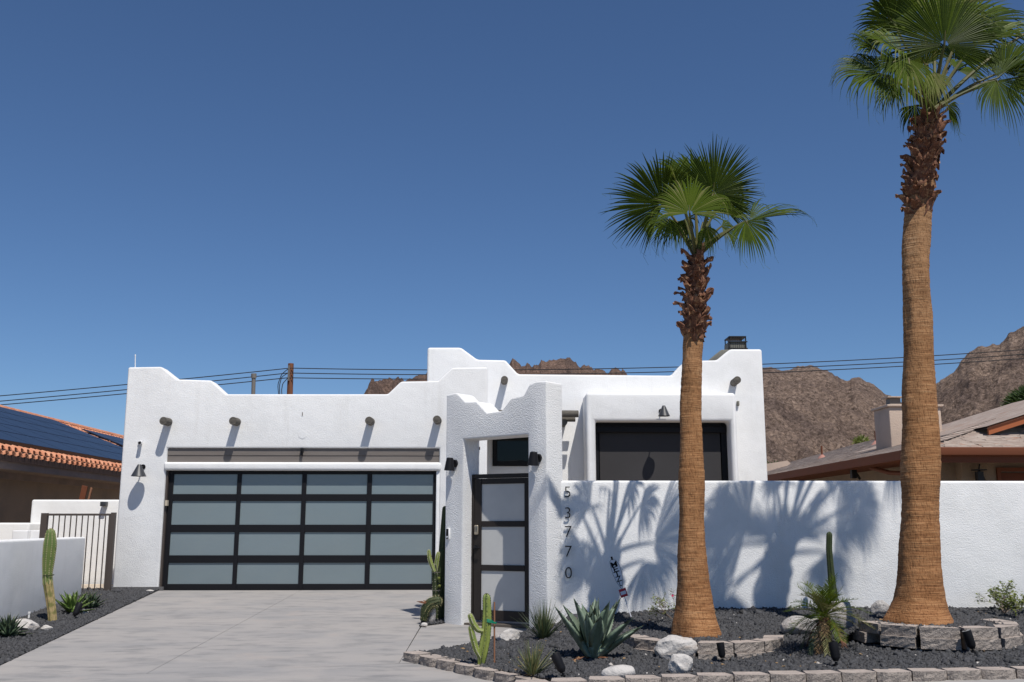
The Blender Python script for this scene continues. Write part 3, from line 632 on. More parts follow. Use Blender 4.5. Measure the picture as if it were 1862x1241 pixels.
# doorbell
c = PL(816, 971, EA, ed); uu = (c-EA).dot(ed)
mb = MB(); mb.obox(EP(uu, c.z)-eb*.012, ed*.028, eb*.014, (0, 0, .075)); db = mb.build('doorbell', M['white_plastic'], label='small white and black video doorbell on the left entrance pillar', cat='doorbell', bevel=.006, seg=2)
mb = MB(); mb.obox(EP(uu-.002, c.z+.0)-eb*.0275, ed*.019, eb*.003, (0, 0, .066)); mb.build('faceplate', M['black_metal'], db)
mb = MB(); cc_ = EP(uu-.002, c.z-.042)-eb*.031; mb.tube([cc_+eb*.004, cc_-eb*.004], .012, 14); mb.build('button', M['white_plastic'], db)

# ================================================================== GARDEN WALL and house number
YW2 = 12.9
xa = (EP(ur, 0)+eb*.12).x-.05; zw = (P(1100, 873.5, YW2).z+P(1800, 875.5, YW2).z)/2
mb = MB(); mb.box(xa, 12.5, YW2, YW2+.22, -.4, zw)
gw = mb.build('garden_wall', M['stucco'], label='long white stucco garden wall behind the two palms', cat='wall', bevel=.035, seg=4)
def text_obj(s, size, m, ext, name, parent=None, mat4=None, **kw):
    cu = bpy.data.curves.new(name, 'FONT'); cu.body = s; cu.size = size; cu.extrude = ext; cu.align_x = 'CENTER'; cu.align_y = 'CENTER'; cu.resolution_u = 6
    cu.offset = kw.pop('thin', 0)
    t = bpy.data.objects.new(name+'_tmp', cu); COL.objects.link(t); bpy.context.view_layer.update()
    me = bpy.data.meshes.new_from_object(t.evaluated_get(bpy.context.evaluated_depsgraph_get())); bpy.data.objects.remove(t); bpy.data.curves.remove(cu)
    me.name = name; me.materials.clear(); me.materials.append(m); me.transform(mat4.to_3x3().to_4x4())
    o = bpy.data.objects.new(name, me); COL.objects.link(o); loc = mat4.translation
    if parent: o.parent = parent; loc = loc-world_loc(parent)
    o.location = loc; WL[o.name] = Vector(mat4.translation); return tag(o, **kw)
RX = Matrix.Rotation(math.pi/2, 4, 'X')
pos = [('5', 896), ('3', 934), ('7', 968), ('7', 1004), ('0', 1043)]
lab = ['topmost thin black house digit 5 on the garden wall', 'thin black house digit 3, second from top on the garden wall', 'upper of the two thin black digits 7 on the garden wall', 'lower of the two thin black digits 7 on the garden wall', 'lowest thin black house digit 0 on the garden wall']
for (ch_, py), lb in zip(pos, lab):
    p = P(1032.0+(py-896)*.012, py, YW2-.036)
    text_obj(ch_, .205, M['black_metal'], .006, 'house_digit', mat4=Matrix.Translation(p) @ RX, label=lb, cat='house number', group='house number digits on the garden wall', thin=-.0025)

# ================================================================== WALL LAMPS
def cone_shade(mbx, c, r0, r1, h, n=28, axis=Vector((0, 0, 1))):
    ax = axis.normalized(); t = Vector((1, 0, 0)); s = ax.cross(t).normalized(); t = s.cross(ax)
    base = len(mbx.v); V = []
    for (r, hh) in ((r0, 0), (r1, h), (0.001, h+.002), (r1*.94, h-.004), (r0*.97, 0.001)):
        for k in range(n):
            a = 2*math.pi*k/n; V.append(c+ax*hh+(t*math.cos(a)+s*math.sin(a))*r)
    F = [(i*n+k, i*n+(k+1) % n, (i+1)*n+(k+1) % n, (i+1)*n+k) for i in range(2) for k in range(n)]
    F += [(3*n+k, 3*n+(k+1) % n, 4*n+(k+1) % n, 4*n+k) for k in range(n)] + [(k, 4*n+k, 4*n+(k+1) % n, (k+1) % n) for k in range(n)] + [tuple(3*n+k for k in range(n))]
    mbx.add(V, F)
def wall_lamp(px, py, Y, D, rb, rt, h, platepx, platepy, label):
    b = P(px, py, Y-D); pl = P(platepx, platepy, Y)
    L = thing('wall_lamp', label, 'wall lamp', pl, 'black cone wall lamps on the house')
    mb = MB(); mb.tube([pl+Vector((0, .01, 0)), pl-Vector((0, .014, 0))], [.050, .047], 24); mb.build('wall_plate', M['black_metal'], L, smooth='auto')
    mb = MB(); cone_shade(mb, b, rb, rt, h); mb.build('shade', M['lamp_metal'], L, smooth='auto')
    mb = MB(); mb.tube([pl-Vector((0, .02, 0)), pl-Vector((0, D*.6, -.0)), b+Vector((0, .0, h*.85))], .011, 8); mb.build('arm', M['lamp_metal'], L)
    return L
wall_lamp(252, 866.5, YG, .19, .135, .028, .215, 260, 849.5, 'charcoal cone wall lamp on the garage wall left of the door')
wall_lamp(1207.5, 757, YB, .20, .118, .028, .21, 1202, 748, 'charcoal cone wall lamp above the large dark window')
def pier_lamp(px, py, label):
    b = PL(px, py); u = (b-EA).dot(ed); z = b.z
    u += .075; pl = EP(u+.012, z+.10)
    L = thing('wall_lamp', label, 'wall lamp', pl, 'black bullet wall lamps on the entrance pillars')
    mb = MB(); mb.tube([pl+eb*.01, pl-eb*.03], [.055, .05], 20); mb.build('wall_plate', M['black_metal'], L, smooth='auto')
    c = EP(u, z)-eb*.10; mb = MB(); ax = Vector((0, 0, 1))+ed*.06
    cone_shade(mb, c, .073, .048, .165, axis=ax); mb.build('shade', M['black_metal'], L, smooth='auto')
    mb = MB(); mb.tube([pl-eb*.02, c+ax*.11], .013, 8); mb.build('arm', M['black_metal'], L)
    mb = MB(); mb.tube([c+ax*.163, c+ax*.172, c+ax*.176], [.047, .040, .02], 20); mb.build('cap', M['black_metal'], L, smooth='auto')
pier_lamp(819, 857, 'black bullet wall lamp on the left entrance pillar beside the garage')
pier_lamp(970, 848, 'black bullet wall lamp on the right entrance pillar above the house number')
# camera on garage wall
c = P(257, 806, YG); L = thing('security_camera', 'small white bullet camera above the lamp on the garage wall', 'security camera', c)
mb = MB(); mb.tube([c+Vector((-.03, .0, -.01)), c+Vector((-.03, -.025, -.01))], .03, 14); mb.tube([c+Vector((-.03, -.02, -.01)), c+Vector((0, -.07, .0))], .012, 8); mb.build('mount', M['white_plastic'], L, smooth='auto')
mb = MB(); mb.tube([c+Vector((-.01, -.02, .012)), c+Vector((.012, -.13, -.004))], [.033, .036], 18); mb.build('body', M['white_plastic'], L, smooth='auto')
mb = MB(); mb.tube([c+Vector((.012, -.129, -.004)), c+Vector((.0125, -.133, -.004))], .027, 18); mb.build('lens', M['black_metal'], L)
# ================================================================== LEFT: low wall, boundary wall, iron gate
w0 = PS(148, 1084, zl); w1 = PS(-4, 1141, zl); wd = (w1-w0); wd.z = 0; wd.normalize(); wn_ = Vector((-wd.y, wd.x, 0)); 
if wn_.x > 0: wn_ = -wn_
def upt(px, py, o, d):
    r = ray(px, py); nrm = Vector((-d.y, d.x, 0)); t = (o-C0).dot(nrm)/r.dot(nrm); return C0+r*t
za = upt(150, 977, w0, wd).z; zb_ = upt(2, 983, w0, wd).z
e = w0+wd*9
zend = za+(zb_-za)*9/((w1-w0).length)
A = Vector((w0.x, w0.y, -.5)); mb = MB()
mb.prism([A, Vector((w0.x, w0.y, za)), Vector((e.x, e.y, zend)), Vector((e.x, e.y, -.9))], wn_*.24)
mb.build('low_wall', M['stucco'], label='low white stucco wall along the left side of the driveway', cat='wall', bevel=.035, seg=4)
# boundary wall with a step, behind the gate
YN = 20.9
mb = MB(); x0, x1 = P(56, 930, YN).x, P(222, 930, YN).x; xs_ = P(37, 930, YN).x; zt_ = zt(909, YN, 130); zs_ = zt(951, YN-.6, 20)
mb.prism([(x1, YN, -.2), (x0, YN, -.2), (x0-.10, YN+.45, -.2), (x1, YN+.45, -.2)], (0, 0, zt_+.2))
bw = mb.build('boundary_wall', M['stucco'], label='stepped white boundary wall behind the bronze side gate', cat='wall', bevel=.04, seg=4)
mb = MB(); xa_, xb_ = P(-60, 960, YN-.6).x, P(53, 960, YN-.6).x
mb.prism([(xa_-3, YN-.6, -.2), (xb_, YN-.6, -.2), (xb_, YN-.004, -.2), (xa_-3, YN-.004, -.2)], (0, 0, zs_+.2)); mb.build('lower_wall', M['stucco'], bw, bevel=.04, seg=4)
c = P(52, 968, 18.6); mb = MB(); mb.box(P(22, 968, 18.6).x, P(50, 968, 18.6).x, 18.6, 19.0, -.1, zt(975, 18.6, 40)+.10); mb.box(P(50.5, 968, 18.6).x, P(70, 968, 18.6).x, 18.7, 19.0, -.1, zt(975, 18.6, 40)+.10)
mb.build('utility_box', M['white_plastic'], label='white utility box showing above the low wall beside the side gate', cat='utility box', bevel=.02)
# iron side gate
YI = 18.0; gi = thing('side_gate', 'bronze metal bar gate between the low wall and the garage', 'gate', P(140, 1083, YI))
zgt, zgb = zt(935.5, YI, 140), zt(1081, YI, 170)
mb = MB(); mb.box(P(71, 1000, YI).x, P(82, 1000, YI).x, YI-.04, YI+.04, -.1, zgt+.02); mb.build('post', M['bar_metal'], gi)
mb = MB(); mb.box(P(198.5, 1000, YI).x-.0, P(206, 1000, YI).x, YI-.04, YI+.04, -.1, zgt+.03); mb.build('post', M['bar_metal'], gi)
xA, xB = P(82, 1000, YI).x, P(194, 1000, YI).x
mb = MB(); mb.box(xA, xB+.05, YI-.018, YI+.018, zgt-.025, zgt+.012); mb.box(xA, xB+.05, YI-.018, YI+.018, zgb, zgb+.035); mb.box(xB, xB+.04, YI-.015, YI+.02, zgb, zgt); mb.build('frame', M['bar_metal'], gi)
mb = MB(); mb.box(-.008, .008, -.008, .008, zgb+.035, zgt-.026); me = mb.mesh('bar', M['bar_metal'])
for k in range(1, 11):
    place('bar', me, gi, (lerp(xA, xB, k/10.6), YI, 0))
c = P(192, 917, YG+.7)
L = thing('wall_lamp', 'small black square lamp on the boundary wall above the side gate', 'wall lamp', P(192, 916, YN))
c = P(191.5, 917, YN); mb = MB(); mb.box(c.x-.055, c.x+.055, YN-.14, YN+.01, c.z-.045, c.z+.045); mb.build('housing', M['lamp_metal'], L, bevel=.006)
# paving behind the gate
mb = MB(); pav = thing('side_path', None, None, (-7.8, 18.8, -.05)); pav['kind'] = 'structure'
me = None
for i in range(9):
    for j in range(5):
        x = -9.6+i*.40+(j % 2)*.14; y = 17.7+j*.62
        m_ = MB(); m_.box(x+.008, x+.392, y+.008, y+.612, -.06, -.008+random.uniform(-.003, .003)); m_.build('paver', M['paver'], pav)
mb = MB()
for (px, lean, w, m_, zt__) in ((148, .2, .12, 'rust', 888), (160, .18, .035, 'stake', 892)):
    b = P(px, 912, YN+1.2); t = P(px+6, zt__-3, YN+1.2); m2 = MB(); d = (t-b); s = Vector((w/2, 0, 0))
    m2.prism([b-s-d, b+s-d, t+s, t-s+Vector((0, 0, .03))], (0, .04, 0)); m2.build('leaning_board', M[m_], label='wide red brown board leaning behind the boundary wall' if w > .1 else 'thin orange stake leaning behind the boundary wall', cat='board')

# ================================================================== LEFT NEIGHBOUR: tiled roof with solar panels
XE, ZE, SL = -10.15, 2.62, .39          # eave line runs along y; roof rises to the left
def roofL(px, py, lift=0):              # meet the roof plane
    r = ray(px, py); k = (ZE+lift-CAMZ - SL*(0-XE)*0 + 0); # plane: z = ZE+lift + SL*(XE-x)
    t = (ZE+lift+SL*XE-CAMZ)/(r.z+SL*r.x); return C0+r*t
def RP(s, y, lift=0):                   # s metres up the slope from the eave
    c = 1/math.sqrt(1+SL*SL); return Vector((XE-s*c-lift*SL*c, y, ZE+s*c*SL+lift*c))
nb = thing('neighbour_house', 'tan stucco house with a terracotta tile roof behind the left boundary wall', 'house', (XE-.6, 24, 0))
Y0, Y1, RL = 13.0, 52.0, 5.95
mb = MB(); mb.box(XE-10, XE-.65, Y0+.5, Y1-.5, -.1, ZE+.1); mb.build('wall', M['tan_stucco'], nb)
mb = MB(); mb.box(XE-.10, XE-.04, Y0, Y1, ZE-.30, ZE-.03); mb.build('fascia', M['fascia_grey'], nb)
mb = MB(); mb.box(XE-.66, XE-.10, Y0, Y1, ZE-.30, ZE-.27); mb.box(XE-.65, XE-.58, Y0+.5, Y1-.5, ZE-.45, ZE-.30); mb.build('soffit', M['fascia_grey'], nb)
mb = MB(); a, b = RP(0, Y0, -.02), RP(RL, Y0, -.02); mb.prism([a, b, b-Vector((0, 0, .12)), a-Vector((0, 0, .12))], (0, Y1-Y0, 0)); 
b2_ = Vector((2*b.x-a.x, b.y, a.z)); mb.prism([b, b2_, b2_-Vector((0, 0, .12)), b-Vector((0, 0, .12))], (0, Y1-Y0, 0)); mb.build('roof_deck', M['tile_underlay'], nb)
def barrel(rad, ln, n=6, up=True, th=.018):
    mb = MB(); V = []
    for s in (0, 1):
        for r_ in (rad*(1.0 if s == 0 else .86), (rad*(1.0 if s == 0 else .86))-th):
            for k in range(n+1):
                a = math.pi*k/n; V.append((s*ln, -math.cos(a)*r_, math.sin(a)*r_))
    m = n+1
    F = [(k, k+1, 2*m+k+1, 2*m+k) for k in range(n)] + [(m+k, 3*m+k, 3*m+k+1, m+k+1) for k in range(n)] + [(k, m+k, m+k+1, k+1) for k in range(n)]
    mb.add(V, F); return mb
bmesh_tile = barrel(.105, .46).mesh('roof_tile', M['tile'], smooth='auto')
slope_rot = (0, math.atan(SL)*1.0, 0)
def tile_rot(y=0): return (0, math.atan(SL), math.pi)        # x axis up the slope to the left
pitch_y = .30; ny = int((Y1-Y0)/pitch_y)
cnt = 0
for i in range(ny):
    y = Y0+i*pitch_y
    if 19 < y < 47:
        place('roof_tile', bmesh_tile, nb, RP(-.05, y, .02+random.uniform(-.006, .006)), (0, math.atan(SL)-.06, math.pi)); cnt += 1
# all further courses in one mesh
src = barrel(.105, .46, 4); V = np.array(src.v); F = [f for f in src.f]
V0 = V; Fq = np.array(F); Vs = []; Fs = []; off = 0
ang = math.atan(SL); Rm = np.array([[-math.cos(ang), 0, 0], [0, -1, 0], [math.sin(ang), 0, 1]])
ca, sa = math.cos(ang), math.sin(ang)
for j in range(0, 16):
    for i in range(ny):
        y = Y0+i*pitch_y
        if j == 0 and 19 < y < 47: continue
        if 2 <= j <= 11 and 18.5 < y < 25: continue
        p = RP(-.05+j*.41, y, .02+random.uniform(-.008, .008)); X = V0
        W = np.stack([p.x-X[:, 0]*ca-X[:, 2]*sa, p.y-X[:, 1], p.z+X[:, 0]*sa+X[:, 2]*ca+X[:, 0]*-.05], 1); Vs.append(W); Fs.append(Fq+off); off += len(X)
me = fast_mesh('tile_courses', np.concatenate(Vs)-np.array(world_loc(nb)), np.concatenate(Fs), M['tile'], True)
o = bpy.data.objects.new('tile_courses', me); COL.objects.link(o); o.parent = nb; o['kind'] = 'stuff'
mb = MB()
for i in range(90):
    y = Y0+i*.43; p = RP(RL, y, 0.06); mb.tube([p+Vector((0, 0, 0)), p+Vector((0, .45, .015))], [.125, .105], 9)
mb.build('ridge_tiles', M['tile'], nb, kind='stuff', smooth='auto')
# solar arrays: panels in a grid on the roof slope
def solar(name, s0, y0, ns, ny_, label, pw=1.0, pl=1.65, step=0.0):
    a = thing(name, label, 'solar panels', RP(s0, y0, .15))
    mp = MB(); c = 1/math.sqrt(1+SL*SL)
    u = Vector((-c, 0, c*SL)); n_ = Vector((SL*c, 0, c)); v = Vector((0, 1, 0))
    mp.obox((0, 0, 0), u*(pw/2-.026), v*(pl/2-.022), n_*.018); me = mp.mesh('solar_panel', M['solar'])
    for i in range(ns):
        st = step*i
        for j in range(ny_):
            if y0+st+(j+.5)*pl > y0+ny_*pl: continue
            place('solar_panel', me, a, RP(s0+(i+.5)*pw, y0+st+(j+.5)*pl, .17))
    mb = MB()
    for i in range(ns):
        for d in (.25, .75):
            p = RP(s0+(i+d)*pw, y0, .10); mb.obox(p+v*(ny_*pl/2), u*.02, v*(ny_*pl/2), n_*.02)
    mb.build('rail', M['mesh_black'], a)
    mb = MB(); p = RP(s0+.004, y0, .09); mb.obox(p+v*(ny_*pl/2), u*.01, v*(ny_*pl/2), n_*.085); mb.build('dark_gap_strip', M['mesh_black'], a)  # black strip stands in for the dark gap below the panels
solar('solar_array', .62, 15.5, 5, 12, 'large dark blue solar array low on the terracotta roof', 1.0, 1.65, 0)
solar('solar_array', 1.1, 36.6, 4, 5, 'smaller dark solar array farther back on the terracotta roof', 1.0, 1.65, 0)

# ================================================================== RIGHT NEIGHBOUR: shingle roof with rust trim
XR, YR, ZR, SR = 7.55, 17.4, 2.50, .27
rn = thing('neighbour_house', 'beige stucco house with a brown shingle roof behind the right end of the garden wall', 'house', (XR+4, YR+4, 0))
YE, XQ = 38.0, 26.0
def RL_(x, y): return ZR+SR*(x-XR)
def RF_(x, y): return ZR+SR*(y-YR)
mb = MB()
n = 9; RW = 6.6
mb.add([(XR, YR, ZR), (XR, YE, ZR), (XR+RW, YE, RL_(XR+RW, 0)), (XR+RW, YR+RW, RL_(XR+RW, 0))], [(0, 3, 2, 1)])
mb.add([(XR, YR, ZR), (XR+RW, YR+RW, RF_(0, YR+RW)), (XQ, YR+RW, RF_(0, YR+RW)), (XQ, YR, ZR)], [(0, 3, 2, 1)])
mb.add([(XR+RW, YE, RL_(XR+RW, 0)), (XR+RW, YR+RW, RL_(XR+RW, 0)), (XQ, YR+RW, RF_(0, YR+RW)), (XQ, YE, ZR)], [(0, 1, 2, 3)])
mb.build('roof_deck', M['shingle'], rn)
def shingles(fn, u0, u1, v0, v1, cond, du, dv, axis):
    V = []; F = []
    v = v0; row = 0
    while v < v1:
        u = u0+random.uniform(0, du)
        while u < u1:
            w = du*random.uniform(.7, 1.3)
            if cond(u+w/2, v):
                th = random.uniform(.014, .034) if axis == 'y' else random.uniform(.006, .015); b = len(V)
                q = [(u, v-.012), (u+w-.006, v-.012), (u+w-.006, v+dv+.03), (u, v+dv+.03)]
                for k, (a, c_) in enumerate(q):
                    x, y = (a, c_) if axis == 'y' else (c_, a)
                    V.append((x, y, fn(x, y)+(th if k < 2 else .006)))
                for k in (0, 1):
                    a, c_ = q[k]; x, y = (a, c_) if axis == 'y' else (c_, a); V.append((x, y, fn(x, y)+.001))
                F += [(b, b+1, b+2, b+3), (b+4, b+5, b+1, b)]
            u += w
        v += dv; row += 1
    return V, F
V1, F1 = shingles(RF_, XR, 15.5, YR, YR+3.6, lambda u, v: u-XR > v-YR+.05, .30, .145, 'y')
V2, F2 = shingles(RL_, YR, YE, XR, XR+6.5, lambda u, v: u-YR > v-XR+.05, .32, .145, 'x')
me = fast_mesh('shingles', np.array(V1+V2)-np.array(world_loc(rn)), np.array(F1+[tuple(i+len(V1) for i in f) for f in F2]), M['shingle'])
o = bpy.data.objects.new('shingles', me); COL.objects.link(o); o.parent = rn; o['kind'] = 'stuff'
hm = MB(); hd = Vector((1, 1, SR)).normalized(); hs = Vector((1, -1, 0)).normalized()
hm.add([Vector((0, 0, .05)), hs*.14+Vector((0, 0, .012)), hs*.14+hd*.30+Vector((0, 0, .0)), hd*.30+Vector((0, 0, .035)), -hs*.14+hd*.30, -hs*.14+Vector((0, 0, .012))], [(0, 1, 2, 3), (0, 3, 4, 5)])
hme = hm.mesh('ridge_cap', M['shingle'])
for k in range(26): place('ridge_cap', hme, rn, Vector((XR, YR, ZR+.012))+hd*(.2*k+.05))
mb = MB(); mb.box(XR-.09, XR+.0, YR-.08, YE, ZR-.17, ZR+.0); mb.build('fascia', M['rust'], rn)
mb = MB(); mb.box(XR+.003, XQ, YR-.08, YR, ZR-.14, ZR+.002); mb.build('gutter', M['rust'], rn, bevel=.012)
mb = MB(); mb.box(XR+.003, XQ, YR+.003, YR+.05, ZR-.26, ZR-.02); mb.build('fascia', M['rust'], rn)
mb = MB(); mb.box(XR+.005, XQ, YR+.053, YR+.9, ZR-.165, ZR-.135); mb.box(XR+.005, XR+.8, YR+.9, YE, ZR-.165, ZR-.135); mb.build('soffit', M['rust'], rn)
xw = XR+.75; yw = YR+.85
xw2 = P(1749, 860, YR+.85).x
mb = MB(); mb.box(xw, XQ, yw+.25, YE-.3, -.1, ZR-.166); mb.box(xw2, XQ, yw, yw+.249, -.1, ZR-.166); mb.build('wall', M['tan_stucco'], rn)
gx = P(1811, 860, yw).x; zg_ = zt(851, yw, 1830)
mb = MB(); mb.box(gx, gx+4.8, yw-.05, yw-.004, zg_-.07, zg_); mb.box(gx, gx+.07, yw-.05, yw-.004, 0, zg_-.07); mb.build('door_trim', M['rust'], rn)
for k in range(4):
    mb = MB(); z1 = zg_-.09-k*.53; mb.box(gx+.08, gx+4.7, yw-.03, yw-.003, z1-.50, z1); 
    dpo = mb.build('door_panel', M['rust'], rn, bevel=.015, seg=2)
# small orange gable above the front slope
gxa = P(1790, 786, YR+1.25).x; gy = YR+1.2; zga = RF_(0, gy)+.02
mb = MB(); L_ = 4.2; rise = .30
mb.prism([(gxa, gy-.12, zga-.02), (gxa+L_, gy-.12, zga+L_*rise), (gxa+L_, gy-.12, zga+L_*rise+.17), (gxa, gy-.12, zga+.13)], (0, .05, 0))
mb.prism([(gxa+2*L_, gy-.12, zga-.02), (gxa+L_, gy-.12, zga+L_*rise), (gxa+L_, gy-.12, zga+L_*rise+.17), (gxa+2*L_, gy-.12, zga+.13)], (0, .05, 0)); mb.build('barge_board', M['rust_bright'], rn)
mb = MB(); mb.prism([(gxa+.2, gy+.35, zga-.3), (gxa+2*L_-.2, gy+.35, zga-.3), (gxa+L_, gy+.35, zga+L_*rise)], (0, .05, 0)); mb.build('gable_board', M['rust_bright'], rn)
mb = MB(); a = Vector((gxa-.05, gy-.15, zga+.135)); b = Vector((gxa+L_, gy-.15, zga+L_*rise+.185)); c_ = Vector((gxa+2*L_+.05, gy-.15, zga+.135)); q = Vector((0, 7, 0))
mb.add([a, b, b+q, a+q, c_, c_+q], [(0, 1, 2, 3), (1, 4, 5, 2)]); mb.add([v-Vector((0, 0, .04)) for v in (a, b, b+q, a+q, c_, c_+q)], [(3, 2, 1, 0), (2, 5, 4, 1)]); mb.build('gable_roof', M['shingle'], rn)
# chimney, vents, bracket pipe, lanterns
Yc = 23.0; xa1, xa2, xa3 = P(1572, 800, Yc).x, P(1592, 800, Yc-.0).x, P(1660, 800, Yc).x; zc1 = zt(741, Yc, 1600)
mb = MB(); mb.prism([(xa2, Yc-.9, 2.6), (xa3+.3, Yc-.9, 2.6), (xa3+.3, Yc+.0, 2.6), (xa2, Yc+0, 2.6)], (0, 0, zt(740, Yc-.9, 1600)-2.6)); chn = mb.build('chimney', M['pink_stucco'], rn, bevel=.02)
mb = MB(); mb.box(xa2-.05, xa3+.35, Yc-.95, Yc+.05, zt(740, Yc-.9, 1600)+.001, zt(740, Yc-.9, 1600)+.05); mb.build('chimney_rim', M['pink_stucco'], chn, bevel=.01)
c = P(1624, 728, Yc-.4); mb = MB(); zc_ = zt(740, Yc-.9, 1600)+.05
mb.box(c.x-.12, c.x+.12, c.y-.12, c.y+.12, zc_, c.z+.03); mb.build('flue', M['vent'], chn)
mb = MB(); mb.obox((c.x, c.y, c.z+.055), (.19, 0, 0), (0, .19, 0), (0, 0, .012)); mb.obox((c.x, c.y, zc_+.04), (.17, 0, 0), (0, .17, 0), (0, 0, .012)); mb.build('flue_cap', M['pink_stucco'], chn)
def onroof(px, py):
    r = ray(px, py); t = (ZR-SR*XR-CAMZ)/(r.z-SR*r.x); return C0+r*t
for k, (px, py, h, elbow) in enumerate([(1495, 833, 22, 0), (1593, 808, 24, 0), (1612, 804, 10, 1)]):
    b = onroof(px, py); L = MB(); k_ = b.y/1841
    L.tube([b-Vector((0, 0, .05)), b+Vector((0, 0, h*k_))], .028 if not elbow else .07, 8)
    if elbow: L.tube([b+Vector((0, 0, h*k_)), b+Vector((.08, -.02, h*k_+.06)), b+Vector((.2, -.05, h*k_+.02))], [.07, .1, .07], 8)
    o = L.build('roof_vent', M['mesh_black'] if elbow else M['rust'], rn)
    c2 = MB(); cone_shade(c2, b+Vector((0, 0, -.03)), .15, .04, .13, 12); c2.build('flashing', M['mortar_red'], o)
dp = [P(1580, 838, 21), P(1584, 851, 20.7), P(1618, 860, 20.0), P(1642, 861, 19.3), P(1655, 866, 19)]
mb = MB(); mb.tube([dp[0]+Vector((.1, 0, .1))]+dp, .045, 10); mb.build('downpipe', M['rust'], rn, smooth='auto')
for px, py, lb, Yl, xx in ((1552, 860, 0, 21.5, 0), (1781, 866, 1, yw-.15, 0)):
    c = P(px, py, Yl); mb = MB(); mb.box(c.x-.055, c.x+.055, c.y-.055, c.y+.055, c.z-.12, c.z+.08); 
    ln = mb.build('wall_lantern', M['mesh_black'], label=['black lantern under the brown eave left of the tall palm', 'dark wall lantern beside the brown door of the right house'][lb], cat='wall lamp')
    mb = MB(); mb.prism([c+Vector((-.1, -.1, .10)), c+Vector((.1, -.1, .10)), c+Vector((.1, .1, .10)), c+Vector((-.1, .1, .10))], (0, 0, .02)); mb.tube([c+Vector((0, 0, .11)), c+Vector((0.02, 0, .22))], .012, 6)
    mb.tube([c+Vector((0, 0, .08)), c+Vector((.12, .1, -.05)), c+Vector((.2, .2, -.12))], .03, 6); mb.build('bracket', M['mesh_black'], ln)
# small pale roof edge seen at the foot of the mountain
a = P(1393, 846, 33); b = P(1432, 838, 33); mb = MB(); mb.prism([a-Vector((.6, 0, .05)), b, b+Vector((.1, 0, -.1)), a-Vector((.6, 0, .8))], (0, 3, 0)); mb.box(a.x-3, b.x-.2, 33.2, 36, -.1, a.z-.3); mb.build('far_house', M['pink_stucco'], label='pale roof edge of a far house beside the right wall of the white house', cat='house')

# ================================================================== POWER POLE AND WIRES
YP = 42.0; pb = P(528.5, 720, YP)
pole = thing('utility_pole', 'reddish brown wooden utility pole standing behind the garage roof', 'utility pole', (pb.x, YP, -.1))
pt = P(529, 661.5, YP); mb = MB(); mb.tube([Vector((pb.x, YP, -.1)), pt], [.16, .118], 14); mb.build('shaft', M['pole_wood'], pole, smooth='auto')
mb = MB(); c = P(526, 678, YP-.14); mb.box(c.x-.05, c.x+.03, c.y-.05, c.y, c.z-.35, c.z+.30); mb.build('pole_plate', M['vent'], pole)
for py in (670, 678.5, 687.5):
    mb = MB(); c = P(524.5, py, YP-.16); mb.tube([c+Vector((.1, .1, 0)), c], .035, 8); mb.build('insulator', M['mesh_black'], pole)
for pts_ in ([(524, 671), (512, 681), (505, 700), (507, 722)], [(523, 679), (512, 686), (508, 702), (509, 722)], [(523, 688), (514, 698), (512, 710), (513, 722)]):
    pth = [P(a, b, YP-.2) for a, b in pts_]; dense = []
    for i in range(len(pth)-1):
        for t in range(6): dense.append(pth[i].lerp(pth[i+1], t/6))
    for _ in range(2): dense = [dense[0]]+[(dense[i-1]+dense[i]*2+dense[i+1])/4 for i in range(1, len(dense)-1)]+[dense[-1]]
    mb = MB(); mb.tube(dense, .018, 5); mb.build('drop_cable', M['wire'], pole)
def wire(pl, label):
    P3 = [P(a, b, y) for a, b, y in pl]; xs_ = [p.x for p in P3]
    # smooth sagging curve through the points (quadratic fit per span)
    A_ = np.polyfit(xs_, [p.z for p in P3], 2); B_ = np.polyfit(xs_, [p.y for p in P3], 1)
    X = np.linspace(xs_[0], xs_[-1], 60); mb = MB(); mb.tube([(x, np.polyval(B_, x), np.polyval(A_, x)) for x in X], .020, 5)
    mb.build('power_line', M['wire'], label=label, cat='power line', group='power lines behind the houses')
nm = ['uppermost', 'middle', 'lowest']
L_ = [[(-420, 753), (0, 719.5), (225, 701), (523, 670)], [(-420, 763), (0, 729), (225, 710.5), (523, 678.5)], [(-420, 770), (0, 735.5), (225, 718), (523, 687)]]
R_ = [[(530, 669), (766, 673.7), (1131, 671), (1400, 662.5), (1640, 650.5), (1862, 634.5), (2250, 603)], [(530, 678), (766, 682.5), (1131, 679), (1400, 670.5), (1640, 659.5), (1862, 643), (2250, 612)], [(530, 687), (766, 690), (1131, 687), (1400, 678.5), (1640, 666), (1862, 651), (2250, 620)]]
for l, r, n_ in zip(L_, R_, nm):
    wire([(a, b, YP-.16) for a, b in l], n_+' power line left of the wooden pole')
    wire([(a, b, YP-.16) for a, b in r], n_+' power line right of the wooden pole')

